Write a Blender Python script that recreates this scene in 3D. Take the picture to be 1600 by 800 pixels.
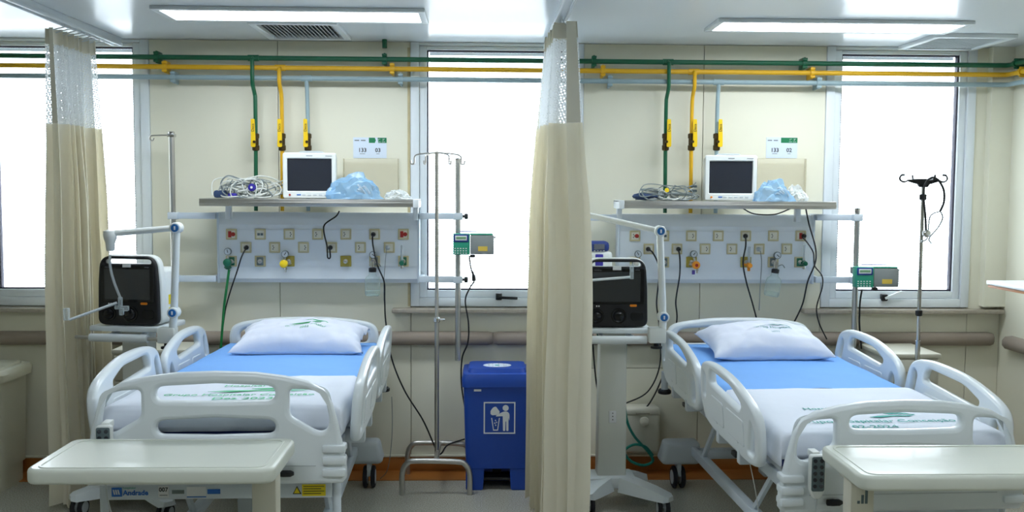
import bpy, bmesh, math, random
from mathutils import Vector, Matrix, noise
random.seed(7)
S = bpy.context.scene
C = S.collection
for o in list(bpy.data.objects): bpy.data.objects.remove(o)
rad = math.radians

# ------------------------------------------------------------------ camera
FPX, CAMP = 1500.0, Vector((0, -5.66, 1.676))
_p, _y, _r = 0.0682, 0.0303, 0.0058
_f = Vector((math.sin(_y)*math.cos(_p), math.cos(_y)*math.cos(_p), -math.sin(_p)))
_rt = Vector((math.cos(_y), -math.sin(_y), 0)); _up = _rt.cross(_f)
RT = math.cos(_r)*_rt + math.sin(_r)*_up
UP = -math.sin(_r)*_rt + math.cos(_r)*_up
cd = bpy.data.cameras.new('camera'); cd.sensor_width = 36; cd.lens = 36*FPX/1600; cd.clip_start = .05
cam = bpy.data.objects.new('camera', cd); C.objects.link(cam)
cam.matrix_world = Matrix(((RT.x, UP.x, -_f.x, CAMP.x), (RT.y, UP.y, -_f.y, CAMP.y), (RT.z, UP.z, -_f.z, CAMP.z), (0, 0, 0, 1)))
S.camera = cam
# ------------------------------------------------------------------ light
w = bpy.data.worlds.new('overcast_sky'); S.world = w; w.use_nodes = True
bg = w.node_tree.nodes['Background']; bg.inputs[0].default_value = (.86, .93, 1.0, 1); bg.inputs[1].default_value = 5.6
LAMP = 14.0
S.view_settings.view_transform = 'Standard'; S.view_settings.look = 'None'
S.view_settings.exposure = 0.68; S.view_settings.gamma = 1.0
S.view_settings.use_curve_mapping = False
S.cycles.use_denoising = True
S.cycles.max_bounces = 10; S.cycles.transparent_max_bounces = 24

def ray(px, py):
    return _f + RT*((px-800)/FPX) - UP*((py-400)/FPX)
def W(px, py, Y):            # pixel -> point on the plane y = Y
    d = ray(px, py); t = (Y-CAMP.y)/d.y; return CAMP + d*t
def G(px, py, Z):            # pixel -> point on the plane z = Z
    d = ray(px, py); t = (Z-CAMP.z)/d.z; return CAMP + d*t
def WX(px, X, py=400):       # depth of the plane x = X met by a pixel column
    d = ray(px, py); return (CAMP + d*(X/d.x)).y

# ------------------------------------------------------------------ materials
def lin(c):
    return tuple(((v/255)/12.92 if v/255 <= .04045 else ((v/255+.055)/1.055)**2.4) for v in c)
MATS = {}
def mat(name, rgb, rough=.5, metal=0, var=0.0, scale=8, bump=0, bscale=60, trans=0, coat=0, sss=0, emit=0, ior=1.45, alpha=1):
    if name in MATS: return MATS[name]
    m = bpy.data.materials.new(name); m.use_nodes = True; nt = m.node_tree; b = nt.nodes['Principled BSDF']
    c = lin(rgb); b.inputs['Base Color'].default_value = (*c, 1)
    b.inputs['Roughness'].default_value = rough; b.inputs['Metallic'].default_value = metal
    b.inputs['Transmission Weight'].default_value = trans; b.inputs['Coat Weight'].default_value = coat
    b.inputs['IOR'].default_value = ior; b.inputs['Alpha'].default_value = alpha
    if emit:
        b.inputs['Emission Color'].default_value = (*c, 1); b.inputs['Emission Strength'].default_value = emit
    tc = nt.nodes.new('ShaderNodeTexCoord')
    n = nt.nodes.new('ShaderNodeTexNoise'); n.inputs['Scale'].default_value = scale; n.inputs['Detail'].default_value = 4
    nt.links.new(tc.outputs['Object'], n.inputs['Vector'])
    mx = nt.nodes.new('ShaderNodeMix'); mx.data_type = 'RGBA'
    v = max(var, .015)
    mx.inputs[6].default_value = (*[x*(1-v) for x in c], 1); mx.inputs[7].default_value = (*[min(1, x*(1+v)) for x in c], 1)
    nt.links.new(n.outputs['Fac'], mx.inputs[0]); nt.links.new(mx.outputs[2], b.inputs['Base Color'])
    if bump:
        n2 = nt.nodes.new('ShaderNodeTexNoise'); n2.inputs['Scale'].default_value = bscale
        nt.links.new(tc.outputs['Object'], n2.inputs['Vector'])
        bp = nt.nodes.new('ShaderNodeBump'); bp.inputs['Strength'].default_value = bump; bp.inputs['Distance'].default_value = .004
        nt.links.new(n2.outputs['Fac'], bp.inputs['Height']); nt.links.new(bp.outputs['Normal'], b.inputs['Normal'])
    MATS[name] = m; return m

def thin(name, rgb, alpha, rough=.1, gloss=.5):     # thin clear sheet: see-through mixed with a glossy film
    m = bpy.data.materials.new(name); m.use_nodes = True; nt = m.node_tree; b = nt.nodes['Principled BSDF']; out = nt.nodes['Material Output']
    b.inputs['Base Color'].default_value = (*lin(rgb), 1); b.inputs['Roughness'].default_value = rough
    b.inputs['Specular IOR Level'].default_value = gloss
    t = nt.nodes.new('ShaderNodeBsdfTransparent'); t.inputs[0].default_value = (*[.86+.14*x for x in lin(rgb)], 1)
    lw = nt.nodes.new('ShaderNodeLayerWeight'); lw.inputs[0].default_value = .5
    fr = nt.nodes.new('ShaderNodeMath'); fr.operation = 'POWER'; fr.inputs[1].default_value = 3.5; nt.links.new(lw.outputs['Facing'], fr.inputs[0])
    ad = nt.nodes.new('ShaderNodeMath'); ad.operation = 'ADD'; ad.use_clamp = True; ad.inputs[1].default_value = alpha
    nt.links.new(fr.outputs[0], ad.inputs[0])
    mx = nt.nodes.new('ShaderNodeMixShader'); nt.links.new(ad.outputs[0], mx.inputs[0])
    nt.links.new(t.outputs[0], mx.inputs[1]); nt.links.new(b.outputs[0], mx.inputs[2]); nt.links.new(mx.outputs[0], out.inputs[0])
    MATS[name] = m; return m

mat('wall', (228, 226, 207), .45, var=.03, scale=1.5, bump=.03, bscale=30)
mat('gap', (150, 146, 132), .8)
mat('ceiling', (232, 238, 242), .22, var=.02, scale=1)
mat('white_paint', (222, 228, 230), .4)
mat('alu', (222, 229, 233), .4)
mat('dark_rubber', (30, 32, 38), .6)
mat('gasket', (52, 50, 66), .6)
mat('stone', (168, 160, 146), .5, var=.25, scale=40)
mat('guard', (150, 138, 126), .5, var=.04)
mat('wood', (176, 112, 52), .35, var=.22, scale=6)
mat('bed_white', (220, 228, 231), .3, coat=.2)
mat('steel_white', (206, 216, 224), .4)
mat('cover_grey', (190, 198, 202), .45)
mat('sheet_white', (222, 229, 240), .85, bump=.5, bscale=14)
mat('sheet_blue', (124, 177, 241), .85, bump=.35, bscale=14, var=.04)
mat('navy', (36, 58, 128), .6)
mat('pillow', (222, 228, 242), .85, bump=.5, bscale=16)
mat('print_green', (96, 196, 140), .8); mat('print_teal', (80, 170, 160), .8); mat('print_navy', (50, 80, 130), .8)
mat('table', (206, 211, 200), .36, coat=.08)
mat('table_leg', (208, 206, 190), .4)
mat('column_cream', (216, 219, 212), .4)
mat('black', (22, 23, 26), .45); mat('black_gloss', (16, 18, 22), .12)
mat('screen_dark', (42, 46, 56), .08, coat=1); mat('screen_vent', (42, 46, 51), .08, coat=1); mat('small_display', (96, 100, 110), .2)
mat('chrome', (205, 205, 205), .18, metal=1); mat('steel', (196, 194, 190), .34, metal=1, var=.06, scale=20)
mat('panel', (230, 237, 242), .35); mat('panel_edge', (212, 222, 230), .35)
mat('plate', (200, 190, 150), .5); mat('socket', (226, 223, 206), .4); mat('red', (168, 44, 34), .45)
mat('gas_green', (40, 110, 80), .45); mat('gas_grey', (110, 122, 122), .4); mat('gas_yellow', (176, 160, 70), .45)
mat('pipe_green', (22, 92, 62), .35); mat('pipe_yellow', (222, 172, 32), .35); mat('pipe_grey', (146, 168, 174), .38)
mat('valve_yellow', (238, 198, 20), .4); mat('brass', (80, 66, 40), .35, metal=.7)
mat('knob_green', (16, 96, 72), .35); mat('knob_yellow', (250, 216, 30), .35); mat('orange', (236, 150, 40), .4); mat('purple', (86, 70, 150), .5)
mat('gauge', (212, 220, 226), .3); mat('hose_green', (24, 120, 62), .4); mat('hose_teal', (20, 118, 104), .4)
mat('cable_white', (214, 218, 212), .5); mat('cable_grey', (128, 138, 138), .5); mat('cuff', (52, 72, 108), .8); mat('violet', (52, 44, 150), .4)
mat('monitor', (226, 231, 228), .4); mat('grey_text', (120, 126, 130), .6); mat('white_text', (225, 228, 230), .6)
mat('sign', (214, 226, 240), .5); mat('sign_green', (26, 122, 78), .5); mat('ink', (30, 34, 40), .6)
mat('bin_blue', (30, 72, 164), .38, var=.05); mat('bin_beige', (216, 214, 194), .4)
mat('cabinet', (206, 204, 188), .45); mat('pump_green', (46, 150, 122), .4); mat('pump_grey', (136, 142, 142), .45); mat('lcd', (120, 160, 120), .3)
mat('logo_blue', (38, 104, 190), .5); mat('warn', (236, 214, 40), .5); mat('key_grey', (92, 108, 112), .5)
mat('lever_blue', (40, 110, 180), .35); mat('amber', (240, 140, 30), .4); mat('label_yellow', (214, 184, 80), .5)
mat('curtain_band', (236, 231, 214), .85)
thin('pane', (235, 245, 250), .02, .02); thin('acrylic', (226, 220, 200), .12, .15); thin('clear_plastic', (225, 238, 242), .3, .12, .8)
thin('bag_blue', (150, 205, 244), .4, .2, .8); thin('bag_clear', (236, 244, 247), .32, .2, .8); thin('jar', (205, 226, 224), .1, .03, .8)
thin('clear_tube', (215, 224, 228), .45, .1, .8)

def floor_mat():
    m = mat('floor', (170, 168, 156), .22, var=.05, scale=3); nt = m.node_tree; b = nt.nodes['Principled BSDF']
    tc = nt.nodes.new('ShaderNodeTexCoord'); v = nt.nodes.new('ShaderNodeTexNoise'); v.inputs['Scale'].default_value = 160
    nt.links.new(tc.outputs['Object'], v.inputs['Vector'])
    r = nt.nodes.new('ShaderNodeValToRGB'); r.color_ramp.elements[0].position = .38; r.color_ramp.elements[1].position = .62
    r.color_ramp.elements[0].color = (*lin((158,156,143)), 1); r.color_ramp.elements[1].color = (*lin((194,192,180)), 1)
    nt.links.new(v.outputs['Fac'], r.inputs[0]); nt.links.new(r.outputs[0], b.inputs['Base Color'])
floor_mat()

def cloth_mat(name, rgb, transl):
    m = mat(name, rgb, .9, var=.04, scale=5, bump=.1, bscale=200); nt = m.node_tree; b = nt.nodes['Principled BSDF']; out = nt.nodes['Material Output']
    t = nt.nodes.new('ShaderNodeBsdfTranslucent'); t.inputs[0].default_value = (*lin(rgb), 1)
    mx = nt.nodes.new('ShaderNodeMixShader'); mx.inputs[0].default_value = transl
    nt.links.new(b.outputs[0], mx.inputs[1]); nt.links.new(t.outputs[0], mx.inputs[2]); nt.links.new(mx.outputs[0], out.inputs[0])
    return m, mx, out
cloth_mat('curtain', (247, 243, 228), .4)
def net_mat():
    m, mx, out = cloth_mat('net', (246, 249, 250), .5); nt = m.node_tree
    uv = nt.nodes.new('ShaderNodeUVMap'); uv.uv_map = 'UVMap'
    sx = nt.nodes.new('ShaderNodeSeparateXYZ'); nt.links.new(uv.outputs[0], sx.inputs[0])
    def math_(op, a, b=None):
        n = nt.nodes.new('ShaderNodeMath'); n.operation = op
        for i, q in enumerate((a, b)):
            if q is None: continue
            if isinstance(q, (int, float)): n.inputs[i].default_value = q
            else: nt.links.new(q, n.inputs[i])
        return n.outputs[0]
    a = math_('SINE', math_('MULTIPLY', math_('ADD', sx.outputs[0], math_('MULTIPLY', sx.outputs[1], .5)), 2*math.pi/.019))
    b = math_('SINE', math_('MULTIPLY', math_('SUBTRACT', sx.outputs[1], math_('MULTIPLY', sx.outputs[0], .5)), 2*math.pi/.019))
    hole = math_('GREATER_THAN', math_('MULTIPLY', a, b), .06)
    t = nt.nodes.new('ShaderNodeBsdfTransparent'); m2 = nt.nodes.new('ShaderNodeMixShader')
    nt.links.new(hole, m2.inputs[0]); nt.links.new(mx.outputs[0], m2.inputs[1]); nt.links.new(t.outputs[0], m2.inputs[2]); nt.links.new(m2.outputs[0], out.inputs[0])
net_mat()
def emit_mat(name, rgb, s):
    m = bpy.data.materials.new(name); m.use_nodes = True; nt = m.node_tree; nt.nodes.remove(nt.nodes['Principled BSDF'])
    e = nt.nodes.new('ShaderNodeEmission'); e.inputs[0].default_value = (*lin(rgb), 1); e.inputs[1].default_value = s
    nt.links.new(e.outputs[0], nt.nodes['Material Output'].inputs[0]); MATS[name] = m
emit_mat('lamp', (240, 248, 255), LAMP)

# ------------------------------------------------------------------ mesh builder
class MB:
    def __init__(s): s.v = []; s.f = []
    def add(s, v, f, M=None):
        n = len(s.v); s.v += [M @ Vector(q) if M else Vector(q) for q in v]; s.f += [[i+n for i in q] for q in f]; return s
    def bm(s, b, M=None):
        b.verts.index_update(); s.add([q.co.copy() for q in b.verts], [[v.index for v in q.verts] for q in b.faces], M); b.free(); return s
    def box(s, x0, x1, y0, y1, z0, z1, bev=0, seg=2, M=None):
        b = bmesh.new(); bmesh.ops.create_cube(b, size=1)
        for q in b.verts: q.co = Vector(((x0+x1)/2+q.co.x*(x1-x0), (y0+y1)/2+q.co.y*(y1-y0), (z0+z1)/2+q.co.z*(z1-z0)))
        if bev: bmesh.ops.bevel(b, geom=list(b.edges), offset=bev, segments=seg, affect='EDGES', profile=.5)
        return s.bm(b, M)
    def cb(s, c, sz, bev=0, M=None):
        return s.box(c[0]-sz[0]/2, c[0]+sz[0]/2, c[1]-sz[1]/2, c[1]+sz[1]/2, c[2]-sz[2]/2, c[2]+sz[2]/2, bev, 2, M)
    def tube(s, pts, r, n=8, smooth=0, closed=False):
        P = [Vector(p) for p in pts]
        if smooth: P = spline(P, smooth, closed)
        m = len(P); rr = r if isinstance(r, (list, tuple)) else None
        T = []
        for i in range(m):
            a = P[i-1] if (i or closed) else P[i]; b = P[(i+1) % m] if (i < m-1 or closed) else P[i]
            t = (b-a); T.append(t.normalized() if t.length > 1e-9 else Vector((0, 0, 1)))
        u = T[0].orthogonal().normalized(); base = len(s.v); rings = []
        for i in range(m):
            u = (u - T[i]*u.dot(T[i])); u = u.normalized() if u.length > 1e-6 else T[i].orthogonal().normalized()
            v = T[i].cross(u); q = (rr[min(int(i*len(rr)/m), len(rr)-1)] if rr else r)
            rings.append(len(s.v))
            for k in range(n):
                a = 2*math.pi*k/n; s.v.append(P[i]+u*(q*math.cos(a))+v*(q*math.sin(a)))
        for i in range(m if closed else m-1):
            A, B = rings[i], rings[(i+1) % m]
            for k in range(n): s.f.append([A+k, A+(k+1) % n, B+(k+1) % n, B+k])
        if not closed:
            s.f.append([rings[0]+k for k in range(n)][::-1]); s.f.append([rings[-1]+k for k in range(n)])
        return s
    def lathe(s, prof, o=(0, 0, 0), axis='z', n=20, M=None):
        vs = []; fs = []; o = Vector(o)
        for (r, z) in prof:
            for k in range(n):
                a = 2*math.pi*k/n; c, d = r*math.cos(a), r*math.sin(a)
                vs.append(o+(Vector((c, d, z)) if axis == 'z' else Vector((c, z, d)) if axis == 'y' else Vector((z, c, d))))
        for i in range(len(prof)-1):
            for k in range(n): fs.append([i*n+k, i*n+(k+1) % n, (i+1)*n+(k+1) % n, (i+1)*n+k])
        fs.append([k for k in range(n)][::-1]); fs.append([(len(prof)-1)*n+k for k in range(n)])
        return s.add(vs, fs, M)
    def ball(s, c, r, sz=(1, 1, 1), sub=2):
        b = bmesh.new(); bmesh.ops.create_icosphere(b, subdivisions=sub, radius=r)
        for q in b.verts: q.co = Vector((c[0]+q.co.x*sz[0], c[1]+q.co.y*sz[1], c[2]+q.co.z*sz[2]))
        return s.bm(b)
    def plate(s, outlines, t, bev, fn):      # flat outline with holes, thickness t, rounded edges; fn maps (u, v, depth)
        vs, fs = plate_mesh(outlines, t, bev); return s.add([fn(*q) for q in vs], fs)
    def mesh(s, name, ang=38):
        me = bpy.data.meshes.new(name); me.from_pydata([tuple(q) for q in s.v], [], s.f)
        b = bmesh.new(); b.from_mesh(me); bmesh.ops.recalc_face_normals(b, faces=b.faces); b.to_mesh(me); b.free()
        me.shade_smooth(); me.set_sharp_from_angle(angle=rad(ang)); return me
    def obj(s, name, m, parent=None, ang=38):
        return mk(name, s.mesh(name, ang), m, parent)
def spline(P, k, closed=False):
    out = []; m = len(P)
    for i in range(m if closed else m-1):
        if closed: a, b, c, d = P[i-1], P[i], P[(i+1) % m], P[(i+2) % m]
        else: a, b, c, d = P[max(i-1, 0)], P[i], P[i+1], P[min(i+2, m-1)]
        for j in range(k):
            t = j/k
            out.append(.5*((2*b)+(c-a)*t+(2*a-5*b+4*c-d)*t*t+(3*b-a-3*c+d)*t**3))
    if not closed: out.append(P[-1])
    return out
def plate_mesh(outlines, t, bev):
    cu = bpy.data.curves.new('t', 'CURVE'); cu.dimensions = '2D'; cu.fill_mode = 'BOTH'
    cu.extrude = max(t/2-bev, 0); cu.bevel_depth = bev; cu.bevel_resolution = 2; cu.offset = -bev
    for ol in outlines:
        sp = cu.splines.new('POLY'); sp.points.add(len(ol)-1); sp.use_cyclic_u = True
        for i, q in enumerate(ol): sp.points[i].co = (q[0], q[1], 0, 1)
    o = bpy.data.objects.new('t', cu); C.objects.link(o)
    me = bpy.data.meshes.new_from_object(o); r = ([q.co.copy() for q in me.vertices], [list(p.vertices) for p in me.polygons])
    bpy.data.objects.remove(o); bpy.data.curves.remove(cu); bpy.data.meshes.remove(me); return r
def rpoly(pts, n=5):                          # polygon with (x, y, corner radius)
    out = []; m = len(pts)
    for i in range(m):
        p = Vector(pts[i][:2]); a = Vector(pts[i-1][:2]); b = Vector(pts[(i+1) % m][:2]); r = pts[i][2] if len(pts[i]) > 2 else 0
        if r <= 0: out.append(tuple(p)); continue
        da, db = (a-p), (b-p); k1 = min(r, da.length*.49); k2 = min(r, db.length*.49)
        A, B = p+da.normalized()*k1, p+db.normalized()*k2
        for j in range(n+1):
            t = j/n; out.append(tuple(A*(1-t)**2+p*2*t*(1-t)+B*t*t))
    return out
def rrect(x0, x1, y0, y1, r, n=5): return rpoly([(x0, y0, r), (x1, y0, r), (x1, y1, r), (x0, y1, r)], n)
FRONT = lambda u, v, d: Vector((u, -d, v))    # plate standing up, facing -y
def mk(name, me, m, parent=None):
    o = bpy.data.objects.new(name, me); C.objects.link(o)
    if m: me.materials.clear(); me.materials.append(MATS[m] if isinstance(m, str) else m)
    if parent: o.parent = parent
    return o
def tag(o, label, cat, group=None):
    o['label'] = label; o['category'] = cat
    if group: o['group'] = group
    return o
def T(name, label, cat, loc=(0, 0, 0), rz=0, group=None):
    o = bpy.data.objects.new(name, None); C.objects.link(o); o.location = loc; o.rotation_euler = (0, 0, rz); o.empty_display_size = .05
    return tag(o, label, cat, group)
def struct(o): o['kind'] = 'structure'; return o
def link(parent, name, mesh, m, loc=(0, 0, 0)):
    o = bpy.data.objects.new(name, mesh); C.objects.link(o); o.location = loc; o.parent = parent
    if m:
        if not mesh.materials: mesh.materials.append(MATS[m])
        o.material_slots[0].link = 'OBJECT'; o.material_slots[0].material = MATS[m]
    return o
def text(s, size, c, m, parent, name='lettering', fn=FRONT, bold=.0, ax='CENTER', th=.0006):
    cu = bpy.data.curves.new('t', 'FONT'); cu.body = s; cu.size = size; cu.align_x = ax; cu.align_y = 'CENTER'; cu.extrude = th/2; cu.offset = bold; cu.resolution_u = 3
    o = bpy.data.objects.new('t', cu); C.objects.link(o); me = bpy.data.meshes.new_from_object(o)
    bpy.data.objects.remove(o); bpy.data.curves.remove(cu)
    c = Vector(c)
    for q in me.vertices: q.co = c + fn(*q.co)
    return mk(name, me, m, parent)
def cord(name, label, pts, r, m, cat='cable', group=None, n=6, sm=8):
    P = [W(*p) for p in pts]; o = T(name, label, cat, P[0], 0, group)
    MB().tube([p-P[0] for p in P], r, n, sm).obj('sheath', m, o); return o

# ================================================================== room
H = 2.533; XR = 3.115; XL = -4.6; YB = -8.6
struct(MB().box(XL-.1, XR+.1, YB-.1, .15, -.1, 0).obj('floor', 'floor'))
VENTS = [(-1.2, -.745, -.69, -.17), (2.43, 2.88, -.5, -.03)]; VW = .035
struct(MB().plate([[(XL-.1, YB-.1), (XR+.1, YB-.1), (XR+.1, .15), (XL-.1, .15)]] + [[(a+VW, c+VW), (b-VW, c+VW), (b-VW, d-VW), (a+VW, d-VW)] for a, b, c, d in VENTS], .1, 0, lambda u, v, d: Vector((u, v, H+.05+d))).obj('ceiling', 'ceiling'))
struct(MB().box(XL-.1, XL, YB, .15, 0, H).obj('wall_left', 'wall'))
struct(MB().box(XL, XR, YB-.1, YB, 0, H).obj('wall_front', 'wall'))
wr = struct(MB().box(XR, XR+.1, YB, .15, 0, H).obj('wall_right', 'wall'))
MB().box(2.985, XR, -.055, 0, 1.0, H).obj('corner_column', 'wall', wr)
WIN = [(-2.92, -1.93), (-.425, .585), (2.02, 2.915)]
ZS, ZT = .985, 2.53
bk = MB()
xs = [XL] + [q for a in WIN for q in a] + [XR]
for i in range(0, len(xs), 2): bk.box(xs[i], xs[i+1], .022, .14, 0, H)
for a, b in WIN: bk.box(a, b, .022, .14, 0, ZS)
wb = struct(bk.obj('wall_back', 'gap'))
SEAM_A, SEAM_B = -1.192, 1.293
def wpanel(x0, x1, z0, z1): MB().box(x0+.002, x1-.002, 0, .021, z0+.002, z1-.002).obj('wall_panel', 'wall', wb)
for a, b in ((XL, -3.7), (-3.7, -2.92), (-1.93, SEAM_A), (SEAM_A, -.425), (SEAM_B, 2.02), (2.915, XR)): wpanel(a, b, 0, H)
wpanel(.585, SEAM_B, .62, H); wpanel(.585, SEAM_B, 0, .62)
for a, b in WIN: wpanel(a, b, 0, ZS)
# skirting and the wood-coloured floor border
struct(MB().box(XL, XR, -.012, 0, 0, .085, .003).obj('baseboard_back', 'wood'))
struct(MB().box(XL, XR, -.018, 0, .086, .098, .003).obj('trim_1', 'wall'))
struct(MB().box(XL, XR, -.2, -.012, 0, .004).obj('floor_border', 'wood'))
struct(MB().box(XR-.012, XR, -5.2, -.2, 0, .085, .003).obj('baseboard_right', 'wood'))
def guard(name, x0, x1, y0=None, y1=None):
    prof = [(-.002, .76), (-.045, .765), (-.062, .785), (-.062, .815), (-.045, .836), (-.002, .84)]
    b = MB(); n = len(prof); v = []
    if y0 is None:
        for x, k in ((x0, .6), (x0+.03, 1), (x1-.03, 1), (x1, .6)):
            v += [(x, p*k, .8+(z-.8)*(.85 if k < 1 else 1)) for p, z in prof]
    else:
        for y, k in ((y0, .6), (y0+.03, 1), (y1-.03, 1), (y1, .6)):
            v += [(XR+p*k, y, .8+(z-.8)*(.85 if k < 1 else 1)) for p, z in prof]
    f = [[i*n+j, i*n+(j+1) % n, (i+1)*n+(j+1) % n, (i+1)*n+j] for i in range(3) for j in range(n)] + [list(range(n))[::-1], [3*n+j for j in range(n)]]
    struct(b.add(v, f).obj(name, 'guard', None, 50))
guard('trim_2', -4.5, .06); guard('trim_3', .063, 3.07); guard('trim_4', 0, 0, -4.5, -.12)
# windows
def window(i, x0, x1, lever):
    o = bpy.data.objects.new('window_%d' % i, None); C.objects.link(o); o['kind'] = 'structure'; o.location = (x0, 0, ZS)
    w_, h_ = x1-x0, ZT-ZS
    def fr(name, a, b, c, d, wd, y0, y1, m, tp=None):
        tp = tp or wd
        q = MB()
        q.box(a, a+wd, y0, y1, c, d, .003); q.box(b-wd, b, y0, y1, c, d, .003)
        q.box(a+wd, b-wd, y0, y1, d-tp, d, .003); q.box(a+wd, b-wd, y0, y1, c, c+wd, .003); return q.obj(name, m, o)
    fr('window_frame', 0, w_, .005, h_, .05, -.012, .09, 'alu', .016)
    fr('sash', .052, w_-.052, .057, h_-.018, .042, .005, .07, 'alu', .022)
    fr('gasket', .095, w_-.095, .1, h_-.04, .008, .02, .06, 'gasket')
    MB().box(.1, w_-.1, .038, .042, .105, h_-.045).obj('pane', 'pane', o)
    b = MB(); z = .12
    while z < h_-.065:
        b.add([(.11, .075, z), (w_-.11, .075, z), (w_-.11, .091, z+.006), (.11, .091, z+.006)], [[0, 1, 2, 3]]); z += .0145
    b.box(.105, w_-.105, .072, .094, h_-.062, h_-.046)
    q = b.obj('blind_slats', 'white_paint', o); q['kind'] = 'stuff'
    if lever:
        MB().box(lever-.018, lever+.018, -.03, .004, .045, .085, .005).obj('handle_base', 'black', o)
        MB().box(0, .11, -.035, -.022, -.008, .008, .003, 2, Matrix.Translation((lever, 0, .06)) @ Matrix.Rotation(rad(-22 if i == 3 else 2), 4, 'Y')).obj('handle', 'white_paint' if i == 3 else 'black', o)
for i, (a, b) in enumerate(WIN):
    window(i+1, a, b, (None, .52, .38)[i])
for i, (a, b) in enumerate(((-3.2, -1.9), (-.53, .66), (1.9, 3.105))):
    struct(MB().box(a, b, -.075, .0, .958, .982, .004).obj('trim_%d' % (5+i), 'stone'))

mat('sealant', (196, 184, 146), .8, var=.3, scale=12)
struct(MB().box(-.443, -.428, -.004, 0, .99, 2.5).obj('trim_8', 'sealant'))
# ceiling lamps and vents
def lamp(x0, x1, y0, y1, label, grp=None, name='ceiling_light'):
    o = T(name, label, 'ceiling light', ((x0+x1)/2, (y0+y1)/2, H), 0, grp); a, b = (x1-x0)/2, (y1-y0)/2
    q = MB(); w_ = .035
    q.box(-a, a, -b, -b+w_, -.018, 0, .004); q.box(-a, a, b-w_, b, -.018, 0, .004); q.box(-a, -a+w_, -b+w_, b-w_, -.018, 0, .004); q.box(a-w_, a, -b+w_, b-w_, -.018, 0, .004)
    q.obj('frame', 'white_paint', o)
    MB().box(-a+w_, a-w_, -b+w_, b-w_, -.009, -.004).obj('diffuser', 'lamp', o)
lamp(-1.57, -.28, -1.04, -.71, 'long white ceiling light panel in front of the dark slotted vent')
lamp(1.16, 2.45, -.88, -.56, 'long white ceiling light panel in front of the pale vent')
for x, side in ((-1.57, 'left'), (1.16, 'right')):      # the ward's next row of ceiling panels, above and in front of the beds
    lamp(x, x+1.29, -4.0, -3.67, 'long white ceiling light panel further back in the ward', 'ceiling lights back in the ward', 'ceiling_light_%s_offscreen' % side)
def vent(x0, x1, y0, y1, label, n, m, ang):
    o = T('ceiling_vent', label, 'vent', ((x0+x1)/2, (y0+y1)/2, H), 0); a, b = (x1-x0)/2, (y1-y0)/2; w_ = .035
    q = MB()
    q.box(-a, a, -b, -b+w_, -.022, 0, .003); q.box(-a, a, b-w_, b, -.022, 0, .003); q.box(-a, -a+w_, -b+w_, b-w_, -.022, 0, .003); q.box(a-w_, a, -b+w_, b-w_, -.022, 0, .003)
    q.obj('frame', 'white_paint', o); k = MB(); t_ = .006; hh = .32
    k.box(-a+w_-t_, -a+w_, -b+w_-t_, b-w_+t_, 0, hh); k.box(a-w_, a-w_+t_, -b+w_-t_, b-w_+t_, 0, hh); k.box(-a+w_, a-w_, -b+w_-t_, -b+w_, 0, hh); k.box(-a+w_, a-w_, b-w_, b-w_+t_, 0, hh); k.box(-a+w_-t_, a-w_+t_, -b+w_-t_, b-w_+t_, hh, hh+t_)
    k.obj('duct', m, o)
    p = (2*a-2*w_)/n
    me = MB().box(-p*.17, p*.17, -b+w_, b-w_, -.001, .001, 0, 1, Matrix.Rotation(rad(ang), 4, 'Y')).mesh('slat')
    for i in range(n): link(o, 'slat', me, 'white_paint', (-a+w_+p*(i+.5), 0, -.013))
vent(-1.2, -.745, -.69, -.17, 'ceiling vent with white slats over a dark duct', 18, 'pump_grey', 68)
vent(2.43, 2.88, -.5, -.03, 'pale ceiling vent near the corner column', 20, 'pump_grey', -60)

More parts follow.
